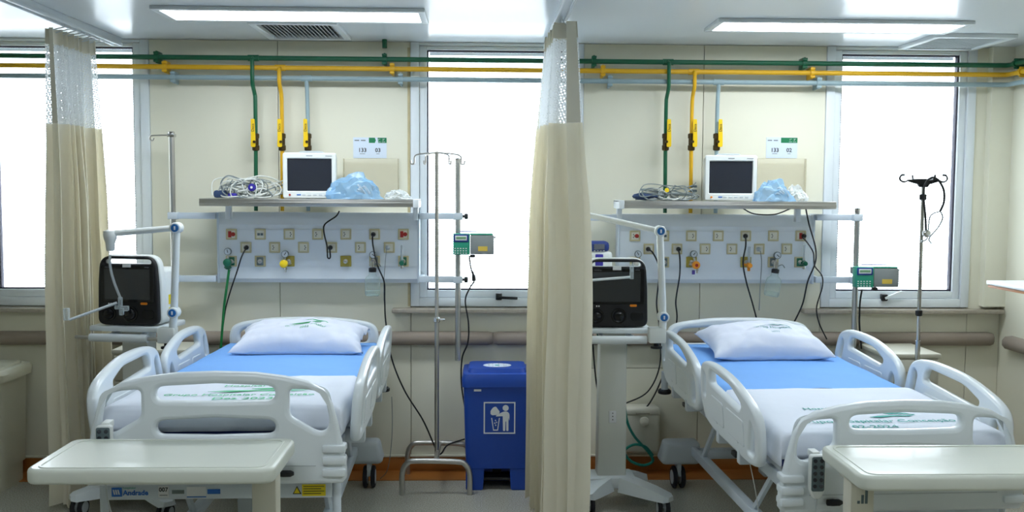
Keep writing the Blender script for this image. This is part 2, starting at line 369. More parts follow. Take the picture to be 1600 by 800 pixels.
# ================================================================== gas pipes
PY = -.085
def pipe(kind, m, py, drops, clamps, sagx):
    z = W(437, py, PY).z; P = [Vector((XL+.02, PY, z)), Vector((XR-.07, PY, z))]
    br = T('gas_pipe', kind + ' medical gas pipe continuing along the right wall', 'pipe', (XR-.055, PY, z)); MB().tube([(-.014, -.0, 0), (0, -.02, 0), (0, -.06, 0), (0, -4.5, 0)], .0145, 10).obj('main_pipe', m, br)
    for yy in [q+{'d': 0, 'y': -.06, 'p': -.12}[kind[0]] for q in (-.08, -1.5, -3)]: k = MB(); k.lathe([(.022, -.012), (.022, .012)], (0, yy, 0), 'y', 12); k.box(-.012, .054, yy-.006, yy+.006, -.03, .03, .004); k.obj('clamp', m, br)
    o = T('gas_pipe', kind + ' medical gas pipe running along the top of the wall', 'pipe', (0, PY, z))
    off = Vector((0, PY, z))
    q = MB().tube([p-off for p in P], .0145, 10); q.obj('main_pipe', m, o)
    for c in clamps:
        x = W(c, py, PY).x; k = MB()
        k.lathe([(.022, -.012), (.022, .012)], (x, 0, 0), 'x', 12); k.box(x-.006, x+.006, -.012, -PY-.001, -.035, .035, .004); k.box(x-.014, x+.014, -.02, .0, -.03, -.016, .003); k.box(x-.014, x+.014, -.02, .0, .016, .03, .003)
        k.obj('clamp', m, o)
    for i, d in enumerate(drops):
        x = W(d, py, PY).x; zb = 1.55; zv = W(d, 222, PY).z
        b = (.012 if i == 0 else -.012)*sagx
        zc = W(437, 122, PY).z-z; st = -.031 if zc < -.02 else 0
        t = MB().tube([(x, 0, 0), (x, st, -.012), (x, st, -.04), (x, st, zc-.03), (x+b*.6, 0, zc-.09), (x+b, 0, -.24), (x+b, 0, zv+.03-z)], .0115, 8, 4); t.lathe([(.018, -.03), (.018, .03)], (x, 0, 0), 'x', 12); t.obj('drop_pipe', m, o)
        MB().tube([(x+b, 0, zv-.03-z), (x+b*.5, 0, zb-z)], .0115, 8).obj('drop_pipe', m, o)
        v = MB().lathe([(.015, -.05), (.021, -.045), (.021, -.02), (.017, -.018), (.017, .02), (.021, .022), (.021, .045), (.015, .05)], (x+b, 0, zv-z), 'z', 10)
        vo = v.obj('valve', 'brass', o)
        lx = x+b+(-.008 if i == 0 else .014)
        l = MB().plate([rpoly([(-.014, -.03, .01), (.014, -.03, .01), (.014, .02, .008), (.010, .13, .006), (-.012, .13, .006), (-.012, .02, .008)])], .006, .002, lambda u, v, d: Vector((lx+u, -.03-d, zv-z+v)))
        l.obj('valve_lever', 'valve_yellow', vo)
        MB().lathe([(.008, -.03), (.008, -.042)], (x+b, 0, zv-z), 'y', 8).obj('nut', 'brass', vo)
        text('Deca', .022, (lx, -.0345, zv-z+.08), 'ink', vo, fn=lambda u, v, d: Vector((-v, -d, u)))
    return o
g = pipe('dark green', 'pipe_green', 91, (396, 1044), (245, 601, 928, 1257), .6)
pipe('yellow', 'pipe_yellow', 106, (438, 1084), (258, 613, 942, 1269), .5)
pipe('pale grey', 'pipe_grey', 122, (479, 1123), (271, 626, 953, 1279), .4)
p = W(601, 66, PY)
q = T('pipe_stub', 'short green pipe stub hanging from the ceiling', 'pipe', (p.x, PY, H)); MB().tube([(0, 0, -.001), (0, 0, -.05)], .014, 10).obj('stub', 'pipe_green', q)

# ================================================================== service panels on the wall
PF = -.1
def outlet_mesh(b=None): return None
pl_me = MB().plate([rrect(-.031, .031, -.031, .031, .004), rrect(-.021, .021, -.021, .021, .002)], .008, .002, FRONT).mesh('outlet_frame')
ins_me = MB().box(-.021, .021, -.003, .004, -.021, .021).mesh('insert')
hole_me = MB().lathe([(.0032, 0), (.0032, -.0045)], (0, 0, 0), 'y', 8).mesh('pin_hole')
half_me = MB().box(-.018, .0, -.007, -.002, -.018, .018, .001).mesh('red_switch')
face_me = MB().lathe([(.001, -.003), (.012, -.004), (.012, -.0065), (.001, -.007)], (0, 0, 0), 'y', 12).mesh('socket_face')
plug_me = MB().lathe([(.012, -.003), (.014, -.012), (.013, -.024), (.007, -.032), (.005, -.042)], (0, 0, 0), 'y', 10).mesh('plug')
jack_me = MB().box(-.007, .007, -.0065, -.002, -.007, .007, .001).mesh('jack')
gas_me = MB().lathe([(.013, -.002), (.013, -.01), (.009, -.011), (.009, -.024), (.005, -.025), (.005, -.012)], (0, 0, 0), 'y', 12).mesh('gas_port')
gpl_me = MB().box(-.031, .031, -.006, .004, -.031, .031, .003).mesh('gas_plate')
gin_me = MB().box(-.019, .019, -.009, -.005, -.024, .024, .003).mesh('gas_insert')
def service_panel(x0, x1, z0, z1, label, rows, gases):
    cx = (x0+x1)/2; o = T('service_panel', label, 'wall panel', (cx, 0, z0)); a = (x1-x0)/2; h = z1-z0
    prof = [(0, 0), (-.07, 0), (PF, .025), (PF, .1), (PF-.006, .1), (PF-.006, h-.1), (PF, h-.1), (PF, h-.07), (-.06, h), (0, h)]
    n = len(prof); v = [(s*a, y, z) for s in (-1, 1) for y, z in prof]
    MB().add(v, [[j, (j+1) % n, n+(j+1) % n, n+j] for j in range(n)] + [list(range(n))[::-1], [n+j for j in range(n)]]).obj('panel_body', 'panel', o, 20)
    for s in (-1, 1): MB().box(s*a-.006, s*a+.006, PF-.008, 0, .0, h, .003).obj('end_cap', 'panel_edge', o)
    yf = PF-.0065
    for (px, py, kind) in rows:
        p = W(px, py, yf); L = Vector((p.x-cx, yf-.004, p.z-z0))
        f = link(o, 'outlet', pl_me, 'plate', L); link(f, 'insert', ins_me, 'socket')
        def holes(dx):
            for k in (-1, 0, 1): link(f, 'pin_hole', hole_me, 'black', (dx+(.004 if k == 0 else 0), 0, k*.009))
        if kind == 'R': link(f, 'red_switch', half_me, 'red', (0, 0, 0)); link(f, 'socket_face', face_me, 'red', (.010, 0, 0)); 
        elif kind == 'r': holes(-.009); link(f, 'socket_face', face_me, 'red', (.010, 0, 0))
        elif kind == 'X': link(f, 'red_switch', half_me, 'red', (.009, 0, 0)); link(f, 'plug', plug_me, 'black', (.014, 0, 0))
        elif kind == 'J':
            for k in (-.009, .009): link(f, 'jack', jack_me, 'key_grey', (k, 0, 0))
        elif kind == 's': holes(.008)
        elif kind == 'l': holes(-.009)
        elif kind == 'p': link(f, 'plug', plug_me, 'black', (-.006, 0, 0))
        elif kind == 'q': link(f, 'plug', plug_me, 'black', (.006, 0, 0))
        elif kind == 'w': link(f, 'plug', plug_me, 'cover_grey', (-.007, 0, 0))
    for (px, py, kind) in gases:
        p = W(px, py, yf); f = link(o, 'gas_outlet', gpl_me, 'gas_yellow' if kind == 'y' else 'plate', (p.x-cx, yf-.004, p.z-z0))
        link(f, 'gas_insert', gin_me, {'g': 'gas_green', 'y': 'gas_yellow', 'k': 'gas_grey'}[kind]); link(f, 'gas_port', gas_me, 'steel', (0, -.006, 0))
    return o
Z0P, Z1P = W(500, 442, -.09).z, W(500, 332, -.06).z
R1, R2, R3 = 366, 386.6, 408
service_panel(W(341, 380, -.1).x, W(654, 380, -.1).x, Z0P, Z1P, 'pale blue-white service panel carrying the bright yellow knob regulator',
    [(362, R1, 'R'), (407, R1, 'J'), (452, R1, 's'), (496.5, R1, 'l'), (540.5, R1, 'l'), (585.5, R1, 'p'), (630.5, R1, 'R'), (384.5, R2, 'q'), (429.5, R2, 'l'), (474.5, R2, 's'), (518.5, R2, 'p'), (563.3, R2, 'l'), (608.3, R2, 'w')],
    [(362, R3, 'g'), (407, R3, 'k'), (452, R3, 'y'), (540.5, R3, 'y'), (585.5, R3, 'k'), (630.5, R3, 'g')])
R1b, R2b, R3b = 368.6, 389, 409.5
service_panel(W(967, 380, -.1).x, W(1271, 380, -.1).x, W(1120, 443, -.09).z, W(1120, 335, -.06).z, 'pale blue-white service panel carrying two orange-yellow gas fittings',
    [(992, R1b, 'r'), (1037, R1b, 'J'), (1080, R1b, 's'), (1122, R1b, 'l'), (1165, R1b, 'p'), (1208, R1b, 'l'), (1250.6, R1b, 'X'), (1013.6, R2b, 'p'), (1057.5, R2b, 'q'), (1101.4, R2b, 's'), (1143.4, R2b, 'l'), (1186, R2b, 'w'), (1229, R2b, 'l')],
    [(992, R3b, 'k'), (1037, R3b, 'k'), (1080, R3b, 'y'), (1165, R3b, 'y'), (1207.5, R3b, 'k'), (1249, R3b, 'g')])

YD = -.15
def gauge(b_, parent, c, r=.018, rot=0):
    g_ = MB().lathe([(r*.9, .012), (r, .01), (r, -.008), (r*.86, -.01), (r*.86, -.007), (.0005, -.007)], c, 'y', 20).obj('gauge_case', 'gas_grey', parent)
    d = MB().lathe([(r*.85, -.0065), (r*.85, -.0075)], c, 'y', 20).obj('dial', 'gauge', g_)
    MB().box(-.0018, .0018, -.0095, -.008, -r*.3, r*.6, 0, 1, Matrix.Translation(c) @ Matrix.Rotation(rad(rot), 4, 'Y')).obj('needle', 'ink', g_)
def regulator(px, py, gpx, gpy, m, label, kx=0, ky=0, tag_=None, rotn=40):
    p = W(px, py, YD); gq = W(gpx, gpy, YD); o = T('pressure_regulator', label, 'regulator', p); d = gq-p
    MB().tube([(W(px+kx, py, YD).x-p.x, .036, 0), (0, .0, 0)], .009, 8).obj('stem', 'steel', o)
    MB().lathe([(.012, .014), (.02, .01), (.024, -.004), (.022, -.022), (.012, -.028), (.0005, -.029)], (0, 0, 0), 'y', 16).obj('body', m, o)
    MB().tube([(0, 0, .01), (d.x*.5, 0, d.z*.4), (d.x, 0, d.z-.012)], .006, 8).obj('gauge_stem', 'steel', o)
    gauge(None, o, (d.x, 0, d.z), .0205, rotn)
    MB().lathe([(.009, -.022), (.009, -.034), (.005, -.036), (.005, -.048)], (.008, 0, 0), 'z', 8).obj('outlet_nipple', 'chrome', o)
    if tag_: tag_(o)
    return o
def grn(o): MB().lathe([(.010, -.04), (.022, -.03), (.018, -.018)], (0, 0, 0), 'z', 12).obj('union', 'knob_green', o)
regulator(356, 410, 356, 393, 'knob_green', 'green oxygen regulator with gauge feeding a green hose', 6, 0, grn, -10)
regulator(444, 412, 445.5, 397, 'knob_yellow', 'regulator with a bright yellow round knob and gauge', 8, 0, None, 35)
def pt(o): MB().lathe([(.0095, -.001), (.0095, -.03)], (0, 0, 0), 'y', 12).obj('red_button', 'red', o); MB().box(-.022, -.004, -.008, .0, -.055, -.03, .003).obj('purple_tag', 'purple', o)
regulator(1087, 414, 1084, 397, 'orange', 'orange-yellow regulator with a red button, gauge and purple tag', -7, 0, pt, 40)
regulator(996, 412, 997, 397, 'steel', 'steel gauge regulator on the panel behind the ventilator', -4, 0, None, -25)
def suction(px, py, gx, gy, jx, jy0, jy1, tilt, label):
    p = W(px, py, YD); o = T('suction_jar', label, 'suction jar', p); gq = W(gx, gy, YD)-p
    MB().tube([(.003, .036, 0), (0, 0, 0)], .009, 8).obj('stem', 'steel', o)
    MB().lathe([(.008, -.03), (.013, -.024), (.013, .01), (.008, .016)], (0, 0, 0), 'z', 12).obj('body', 'chrome', o)
    MB().tube([(0, 0, .012), (gq.x, 0, gq.z-.012)], .006, 8).obj('gauge_stem', 'steel', o); gauge(None, o, (gq.x, 0, gq.z), .021, 130)
    M = Matrix.Translation((0, 0, -.03)) @ Matrix.Rotation(rad(tilt), 4, 'Y')
    MB().lathe([(.017, -.022), (.022, -.02), (.022, .0), (.016, .004)], (0, 0, 0), 'z', 16, M).obj('jar_cap', 'black', o)
    MB().lathe([(.021, -.022), (.021, -.035), (.038, -.052), (.044, -.066), (.044, -.148), (.038, -.158), (.001, -.158)], (0, 0, 0), 'z', 24, M).obj('glass_jar', 'jar', o)
    MB().lathe([(.040, -.13), (.040, -.154), (.001, -.155)], (0, 0, 0), 'z', 20, M).obj('residue', 'jar', o)
    MB().tube([(.012, -.01, -.01), (.035, -.012, -.002), (.05, -.01, -.02)], .003, 6, 5).obj('tube', 'cable_grey', o)
suction(582, 411, 583, 398, 0, 0, 0, 0, 'glass suction jar with gauge hanging upright from the panel')
suction(1212, 413, 1214.5, 399, 0, 0, 0, 8, 'glass suction jar with gauge hanging slightly tilted')
def flowmeter(px, py, top, m, label, kx):
    p = W(px, py, YD); o = T('flowmeter', label, 'flowmeter', p); h = W(px, top, YD).z-p.z
    MB().tube([(kx, .036, 0), (kx*.5, .01, 0), (0, 0, 0)], .008, 8).obj('stem', m, o)
    MB().lathe([(.008, .006), (.008, h-.004), (.004, h)], (0, 0, 0), 'z', 12).obj('flow_tube', 'clear_tube', o)
    MB().lathe([(.010, -.018), (.012, -.012), (.012, .010), (.009, .014)], (0, 0, 0), 'z', 12).obj('base', m, o)
    MB().lathe([(.013, -.012), (.015, -.02), (.013, -.032), (.001, -.033)], (0, 0, -.002), 'y', 12).obj('knob', m, o)
    MB().lathe([(.005, -.036), (.009, -.034), (.009, -.018)], (0, 0, 0), 'z', 10).obj('nipple', 'chrome' if m == 'knob_green' else m, o)
flowmeter(628, 410, 383, 'knob_green', 'clear tube flowmeter with green knob beside the tall stainless stand', .006)
flowmeter(1170, 414, 385, 'orange', 'clear tube flowmeter with orange-yellow knob', -.018)
flowmeter(1256, 411, 382, 'knob_green', 'clear tube flowmeter with green knob near the red plugged outlet', -.02)

# ================================================================== shelves and what is on them
ZSH = W(500, 311, -.33).z
def shelf(xa, xb, label, post):
    cx = (xa+xb)/2; o = T('wall_shelf', label, 'shelf', (cx, 0, ZSH)); a = (xb-xa)/2
    MB().box(-a, a, -.33, -.112, -.008, 0, .002).obj('shelf_top', 'steel', o)
    q = MB().box(-a, a, -.334, -.322, -.042, 0, .004); q.box(-a, a, -.337, -.330, -.03, -.016, .003); q.obj('front_lip', 'steel', o)
    MB().box(-a, a, -.122, -.11, -.04, 0, .003).obj('rear_lip', 'steel', o)
    for s in (-1, 1):
        if s == post: MB().box(s*a-.03*(s > 0), s*a+.03*(s < 0), -.34, -.11, -.046, .002, .004).obj('end_bracket', 'white_paint', o)
    for s in (-.82, .95) if post > 0 else (-.95, .75):
        MB().box(s*a-.014, s*a+.014, -.15, -.105, -.12, -.008, .003).obj('post', 'white_paint', o)
    return o
shelf(W(311, 316, -.33).x, W(654, 316, -.33).x, 'stainless steel shelf carrying a monitor and the white cable tangle', 1)
shelf(W(967, 318, -.33).x, W(1307, 318, -.33).x, 'stainless steel shelf carrying a monitor and the loose grey cables', -1)
def monitor(pxa, pxb, pya, yaw, label, scr, red):
    pa, pb = W(pxa, 310, -.24), W(pxb, pya, -.24); w_ = pb.x-pa.x; h = pb.z-ZSH
    o = T('patient_monitor', label, 'monitor', ((pa.x+pb.x)/2, -.24, ZSH), rad(yaw)); a = w_/2
    MB().plate([rrect(-a, a, .004, h, .014), rrect(-a*.83, a*.83, h*.17, h*.87, .004)], .03, .006, FRONT).obj('bezel', 'monitor', o)
    MB().box(-a*.96, a*.96, .012, .115, .006, h*.97, .015).obj('housing', 'monitor', o)
    MB().box(-a*.84, a*.84, -.006, .012, h*.16, h*.88).obj('screen', scr, o)
    for k in range(5): MB().box(-a*.28+k*a*.21, -a*.28+k*a*.21+a*.13, -.018, -.012, h*.07, h*.10, .001).obj('button', 'cover_grey', o)
    MB().lathe([(.006, -.014), (.006, -.019), (.001, -.02)], (-a*.74, 0, h*.085), 'y', 10).obj('power_button', red, o)
    MB().box(-a*.48, -a*.32, -.017, -.012, h*.075, h*.1, .001).obj('indicator', 'logo_blue', o)
    MB().box(-a*.12, a*.12, -.0165, -.014, h*.925, h*.94).obj('brand_mark', 'grey_text', o); MB().box(a*.6, a*.85, -.0165, -.014, h*.925, h*.937).obj('model_mark', 'grey_text', o)
    MB().tube([(-a*.4, .08, h*.96), (-a*.4, .08, h+.006), (a*.4, .08, h+.006), (a*.4, .08, h*.96)], .006, 8, 3).obj('carry_handle', 'cover_grey', o)
    return o
monitor(443, 525, 239, 3, 'white patient monitor beside the white cable tangle with purple connector', 'screen_dark', 'red')
monitor(1101, 1182, 243, -5, 'white patient monitor beside the loose grey cables with yellow cap', 'screen_dark', 'amber')
def cables(x0, x1, n, hgt, label, seed, col, ends):
    random.seed(seed); cx = (x0+x1)/2; o = T('cable_bundle', label, 'cables', (cx, -.2, ZSH)); a = (x1-x0)/2
    for i in range(n):
        r = random.choice((.0028, .0034, .004)); P = []; k = random.randint(5, 8); c0 = random.uniform(-.6, .5)*a; R_ = random.uniform(.35, .75)*a*.8; ph = random.random()*6.28; hh = random.uniform(.35, 1)*hgt
        for j in range(k):
            t = ph+j*1.15
            P.append((max(-a, min(a, c0+R_*math.cos(t))), -.02+.07*math.sin(t*.83+i), max(.006, hh*(.5+.5*math.sin(t))+random.uniform(-.01, .012))))
        if i < 4: P.append((a*.7, 0, .02+.02*i)); P.append((a*1.0, .05, .03+.025*i))
        MB().tube(P, r, 6, 6).obj('cable', random.choice(col), o)
    for e in ends: e(o, a)
    return o
def cuffL(o, a):
    MB().box(-a*1.0, -a*.62, -.07, .02, .003, .045, .014).obj('pressure_cuff', 'cuff', o)
    MB().lathe([(.008, -.012), (.02, -.01), (.022, 0), (.02, .01), (.008, .012)], (.035, -.09, .062), 'y', 16).obj('round_connector', 'violet', o)
    MB().lathe([(.007, -.014), (.007, -.008)], (.035, -.09, .062), 'y', 8).obj('connector_centre', 'white_text', o)
    MB().box(-.1, -.05, -.09, -.06, .003, .03, .008).obj('sensor_plug', 'violet', o)
def cuffR(o, a):
    b = MB().ball((-a*.62, 0, .024), .05, (1.6, 1.1, .46)); b.obj('pressure_cuff', 'cuff', o)
    MB().lathe([(.012, -.006), (.013, 0), (.012, .006)], (-.01, -.09, .06), 'y', 12).obj('yellow_cap', 'knob_yellow', o)
    for k in (.05, .075): MB().box(a*.82, a*1.02, .03, .05, k, k+.015, .004).obj('plug_connector', 'key_grey', o)
cables(W(338, 300, -.2).x, W(442, 300, -.2).x, 30, .135, 'tangle of white monitor cables with purple round connector', 3, ['cable_white', 'cable_white', 'cable_grey'], [cuffL])
cables(W(990, 300, -.2).x, W(1090, 300, -.2).x, 20, .1, 'loose grey monitor cables with dark blue cuff and yellow cap', 9, ['cable_grey', 'cable_white', 'cable_grey'], [cuffR])
def crumple(name, label, px0, px1, top, m, seed, Y=-.2, sub=4, inner=None, dep=.09):
    a = W(px0, 308, Y); b = W(px1, 308, Y); h = W(px0, top, Y).z-ZSH; w_ = (b.x-a.x)/2; o = T(name, label, 'plastic bag', ((a.x+b.x)/2, Y, ZSH))
    bmh = bmesh.new(); bmesh.ops.create_icosphere(bmh, subdivisions=sub, radius=1)
    for q in bmh.verts:
        n_ = q.co.copy(); k = 1+.28*noise.noise(n_*2.3+Vector((seed, 0, 0)))+.26*abs(noise.noise(n_*4.6+Vector((0, seed, 0))))+.16*abs(noise.noise(n_*10))
        q.co = Vector((n_.x*w_*k*.95, n_.y*dep*k, max(0.001, (n_.z+.25*(1-n_.x*n_.x))*h*.78*k)))
    r = MB(); r.bm(bmh); r.obj('film', m, o, 20)
    if inner: inner(o, w_, h)
    return o
def tubesin(o, w_, h):
    random.seed(5)
    for k in range(5):
        x = random.uniform(-.6, .5)*w_; MB().tube([(x-.02, -.02+.01*k, .03), (x, -.04, .045+.008*k), (x+.03, -.03, .03)], .007, 8, 4).obj('packed_tube', 'clear_plastic', o)
crumple('plastic_bag', 'crumpled light blue plastic bag of tubing on the shelf with the white cable tangle', 514, 592, 276, 'bag_blue', 1.3, -.295, 4, tubesin, .04)
crumple('plastic_bag', 'crumpled clear plastic bag spread wide at the shelf end beside the stainless pole', 602, 640, 298, 'bag_clear', 4.1, -.2)
crumple('plastic_bag', 'crumpled sky blue plastic packaging on the shelf with the loose grey cables', 1182, 1236, 284, 'bag_blue', 7.7, -.295, 4, tubesin, .04)
crumple('plastic_bag', 'crumpled small clear plastic bag beside the sky blue packaging', 1226, 1258, 293, 'bag_clear', 9.2, -.2)
def holder(pxa, pxb, label, k):
    a, b = W(pxa, 310, -.03), W(pxb, 248, -.03); z1 = b.z; z0 = W(pxa, 314, -.03).z
    o = T('acrylic_holder', label, 'sheet holder', ((a.x+b.x)/2, 0, z0)); w_ = (b.x-a.x)/2; h = z1-z0
    MB().box(-w_, w_, -.032, -.029, 0, h).obj('front_sheet', 'acrylic', o)
    MB().box(-w_, w_, -.029, -.001, 0, .004).obj('bottom_edge', 'acrylic', o)
    for s in (-1, 1): MB().box(s*w_-.002, s*w_+.002, -.029, -.001, 0, h).obj('side_edge', 'acrylic', o)
    return o
holder(537, 622, 'clear acrylic sheet holder below the sign with the torn green band', 1)
holder(1182, 1260, 'clear acrylic sheet holder below the sign with the whole green band', 2)
def sign(pxa, pxb, num, label, torn):
    a, b = W(pxa, 247, -.003), W(pxb, 215, -.003); w_ = b.x-a.x; h = b.z-a.z; o = T('room_sign', label, 'sign', ((a.x+b.x)/2, 0, a.z)); s = w_/2
    MB().box(-s, s, -.003, -.0002, 0, h).obj('sign_board', 'sign', o)
    if torn:
        MB().plate([[(-s*.06, h*.74), (s*.3, h*.74), (s*.36, h*.86), (s*.3, h*.99), (-s*.06, h*.99)]], .001, 0, lambda u, v, d: Vector((u, -.0036-d, v))).obj('green_band', 'sign_green', o)
        MB().plate([[(s*.5, h*.74), (s, h*.74), (s, h*.99), (s*.46, h*.99)]], .001, 0, lambda u, v, d: Vector((u, -.0036-d, v))).obj('green_band', 'sign_green', o)
    else: MB().box(-s*.06, s, -.0042, -.003, h*.74, h*.99).obj('green_band', 'sign_green', o)
    text('133', h*.27, (-s*.45, -.0038, h*.38), 'ink', o, bold=.0006); text(num, h*.27, (s*.48, -.0038, h*.38), 'ink', o, bold=.0006)
    text('1\u00ba', h*.13, (s*.55, -.0048, h*.89), 'white_text', o); text('3\u00ba', h*.13, (s*.82, -.0048, h*.89), 'white_text', o)
    for x, ww in ((-.45, .16), (.48, .1)): MB().box(x*s-ww*s, x*s+ww*s, -.0038, -.003, h*.2, h*.225).obj('small_print', 'grey_text', o)
    for x in (-.78, -.4): MB().box(x*s-.14*s, x*s+.14*s, -.0038, -.003, h*.83, h*.88).obj('small_mark', 'grey_text', o)
    for x in (.55, .82): MB().box(x*s-.1*s, x*s+.1*s, -.0048, -.004, h*.78, h*.795).obj('small_print', 'white_text', o)
sign(552, 604, '03', 'white room sign reading 133 and 03 with torn green band', True)
sign(1197, 1246, '02', 'white room sign reading 133 and 02 with whole green band', False)

# ================================================================== stainless rail poles with arms
def rail_pole(px, top, bot, Y, armto, arms, hook, label, name='rail_pole'):
    a, b = W(px, top, Y), W(px, bot, Y); o = T(name, label, 'pole', (a.x, Y, b.z)); h = a.z-b.z
    MB().lathe([(.016, 0), (.016, h)], (0, 0, 0), 'z', 12).obj('pole', 'steel', o); MB().box(-.004, .004, -.0175, -.014, .01, h-.02).obj('groove', 'pump_grey', o)
    MB().lathe([(.018, h-.004), (.018, h+.006), (.012, h+.01)], (0, 0, 0), 'z', 12).obj('pole_cap', 'chrome', o)
    for py in arms:
        z = W(px, py, Y).z-b.z; q = MB().box(min(0, armto-a.x)-.012, max(0, armto-a.x)+.012, .018, .045, z-.018, z+.018, .004); q.box(-.026, .026, -.02, .045, z-.02, z+.02, .004)
        if armto-a.x > 0: x_ = armto-a.x
        else: x_ = armto-a.x
        q.box(x_-.012, x_+.012, .03, -Y-.0, z-.018, z+.018, .003)
        r = q.obj('support_arm', 'steel_white', o)
        if hook == 'knob': MB().lathe([(.008, .02), (.008, .036), (.017, .037), (.017, .055), (.01, .058)], (0, 0, z), 'x', 10).obj('clamp_knob', 'black', r)
    if hook == 'hook':
        MB().tube([(0, 0, h-.012), (-.09, -.005, h-.014), (-.115, -.005, h-.018), (-.12, -.005, h-.035), (-.105, -.005, h-.042), (-.098, -.005, h-.028)], .004, 6, 6).obj('hook', 'steel', o)
        MB().box(-.02, .02, -.02, .02, h-.022, h-.004, .003).obj('hook_clamp', 'chrome', o)
    return o
rail_pole(268, 208, 528, -.16, W(341, 380, -.1).x-.017, (337, 436), 'hook', 'stainless rail pole with a curled hook beside the service panel')
rail_pole(716, 249, 563, -.16, W(654, 380, -.1).x+.017, (338, 437), 'knob', 'stainless rail pole with black clamp knobs in front of the window')
rail_pole(1340, 327, 562, -.16, W(1271, 380, -.1).x+.017, (340, 438), None, 'stainless rail pole holding the pump at the window by the corner')
rail_pole(900, 327, 545, -.16, W(967, 380, -.1).x-.017, (340, 438), None, 'stainless rail pole behind the drawn curtain')
def pump(pxa, pxb, pya, pyb, label):
    Y = -.24; a, b = W(pxa, pyb, Y), W(pxb, pya, Y); w_, h = b.x-a.x, b.z-a.z; o = T('infusion_pump', label, 'infusion pump', (a.x, Y, a.z))
    k = w_*.41
    q = MB().box(0, k, -.012, .05, 0, h, .006); q.obj('control_body', 'pump_green', o)
    MB().box(k+.002, w_, -.005, .058, .002, h-.01, .006).obj('door', 'pump_grey', o); MB().box(k, w_*.97, -.002, .055, h-.009, h, .003).obj('top_strip', 'pump_green', o)
    MB().box(k*.04, k*.92, -.016, -.008, h*.6, h*.96, .003).obj('display_bezel', 'navy', o); MB().box(k*.13, k*.82, -.018, -.012, h*.68, h*.9, .001).obj('display_surround', 'white_text', o); MB().box(k*.18, k*.77, -.019, -.012, h*.74, h*.85).obj('display', 'lcd', o)
    me = MB().box(-.004, .004, -.0145, -.01, -.0025, .0025, .0008).mesh('key')
    for r in range(3):
        for c in range(5): link(o, 'key', me, 'white_text', (k*(.12+.165*c), 0, h*(.08+.11*r)))
    MB().box(w_*.61, w_*.84, -.0065, -.003, h*.18, h*.4).obj('yellow_label', 'label_yellow', o)
    MB().box(k*1.0, k*1.0+.03, .0, .03, -.016, .0, .004).obj('cord_socket', 'black', o)
    MB().lathe([(.006, 0), (.006, .008), (.003, .01)], (w_, .02, h*.82), 'x', 8).obj('side_knob', 'pump_grey', o)
    MB().tube([(k*.35, .02, h-.002), (k*.4, .02, h+.012), (w_*.78, .02, h+.01), (w_*.8, .02, h-.002)], .0025, 6).obj('top_rail', 'purple', o)
    MB().box(.0, .06, .05, .085, h*.62, h*.95, .004).obj('pole_clamp', 'pump_grey', o)
    return o
pump(708, 772, 365, 398, 'green and grey infusion pump on the pole between bed and curtain')
pump(1336, 1405, 417, 449, 'green and grey infusion pump on the pole beside the stethoscope stand')

# ================================================================== stands
def iv_stand_cross():
    p = W(684, 237, -.27); o = T('iv_stand', 'tall stainless IV stand with two tubular loop feet beside the blue bin', 'IV stand', (p.x, -.27, 0)); h = p.z
    MB().lathe([(.0125, .17), (.0125, .95), (.0105, .951), (.0105, h)], (-.005, 0, 0), 'z', 12).obj('pole', 'steel', o)
    MB().lathe([(.014, .93), (.02, .935), (.02, .955), (.014, .96)], (-.005, 0, 0), 'z', 12).obj('collar', 'chrome', o); MB().lathe([(.006, 0), (.006, .03)], (.01, 0, .945), 'x', 8).obj('collar_screw', 'chrome', o)
    for y in (-.19, .19):
        MB().tube([(-.185, y, 0), (-.185, y, .12), (-.16, y, .175), (-.11, y, .19), (.11, y, .185), (.16, y, .17), (.185, y, .115), (.185, y, 0)], .0155, 10, 5).obj('loop_foot', 'steel', o)
    MB().tube([(0, -.19, .187), (0, .19, .187)], .015, 10).obj('base_bar', 'steel', o)
    for s, l in ((-1, .13), (-1, .065), (1, .065), (1, .13)):
        yy = -.03 if l < .1 else .0
        MB().tube([(0, 0, h-.006), (s*l*.5, yy*.5, h-.01), (s*l*.95, yy, h-.022), (s*l, yy, h-.055), (s*l*1.02, yy, h-.068), (s*l*1.13, yy, h-.068), (s*l*1.16, yy, h-.05)], .0045, 6, 5).obj('hook', 'steel', o)
iv_stand_cross()
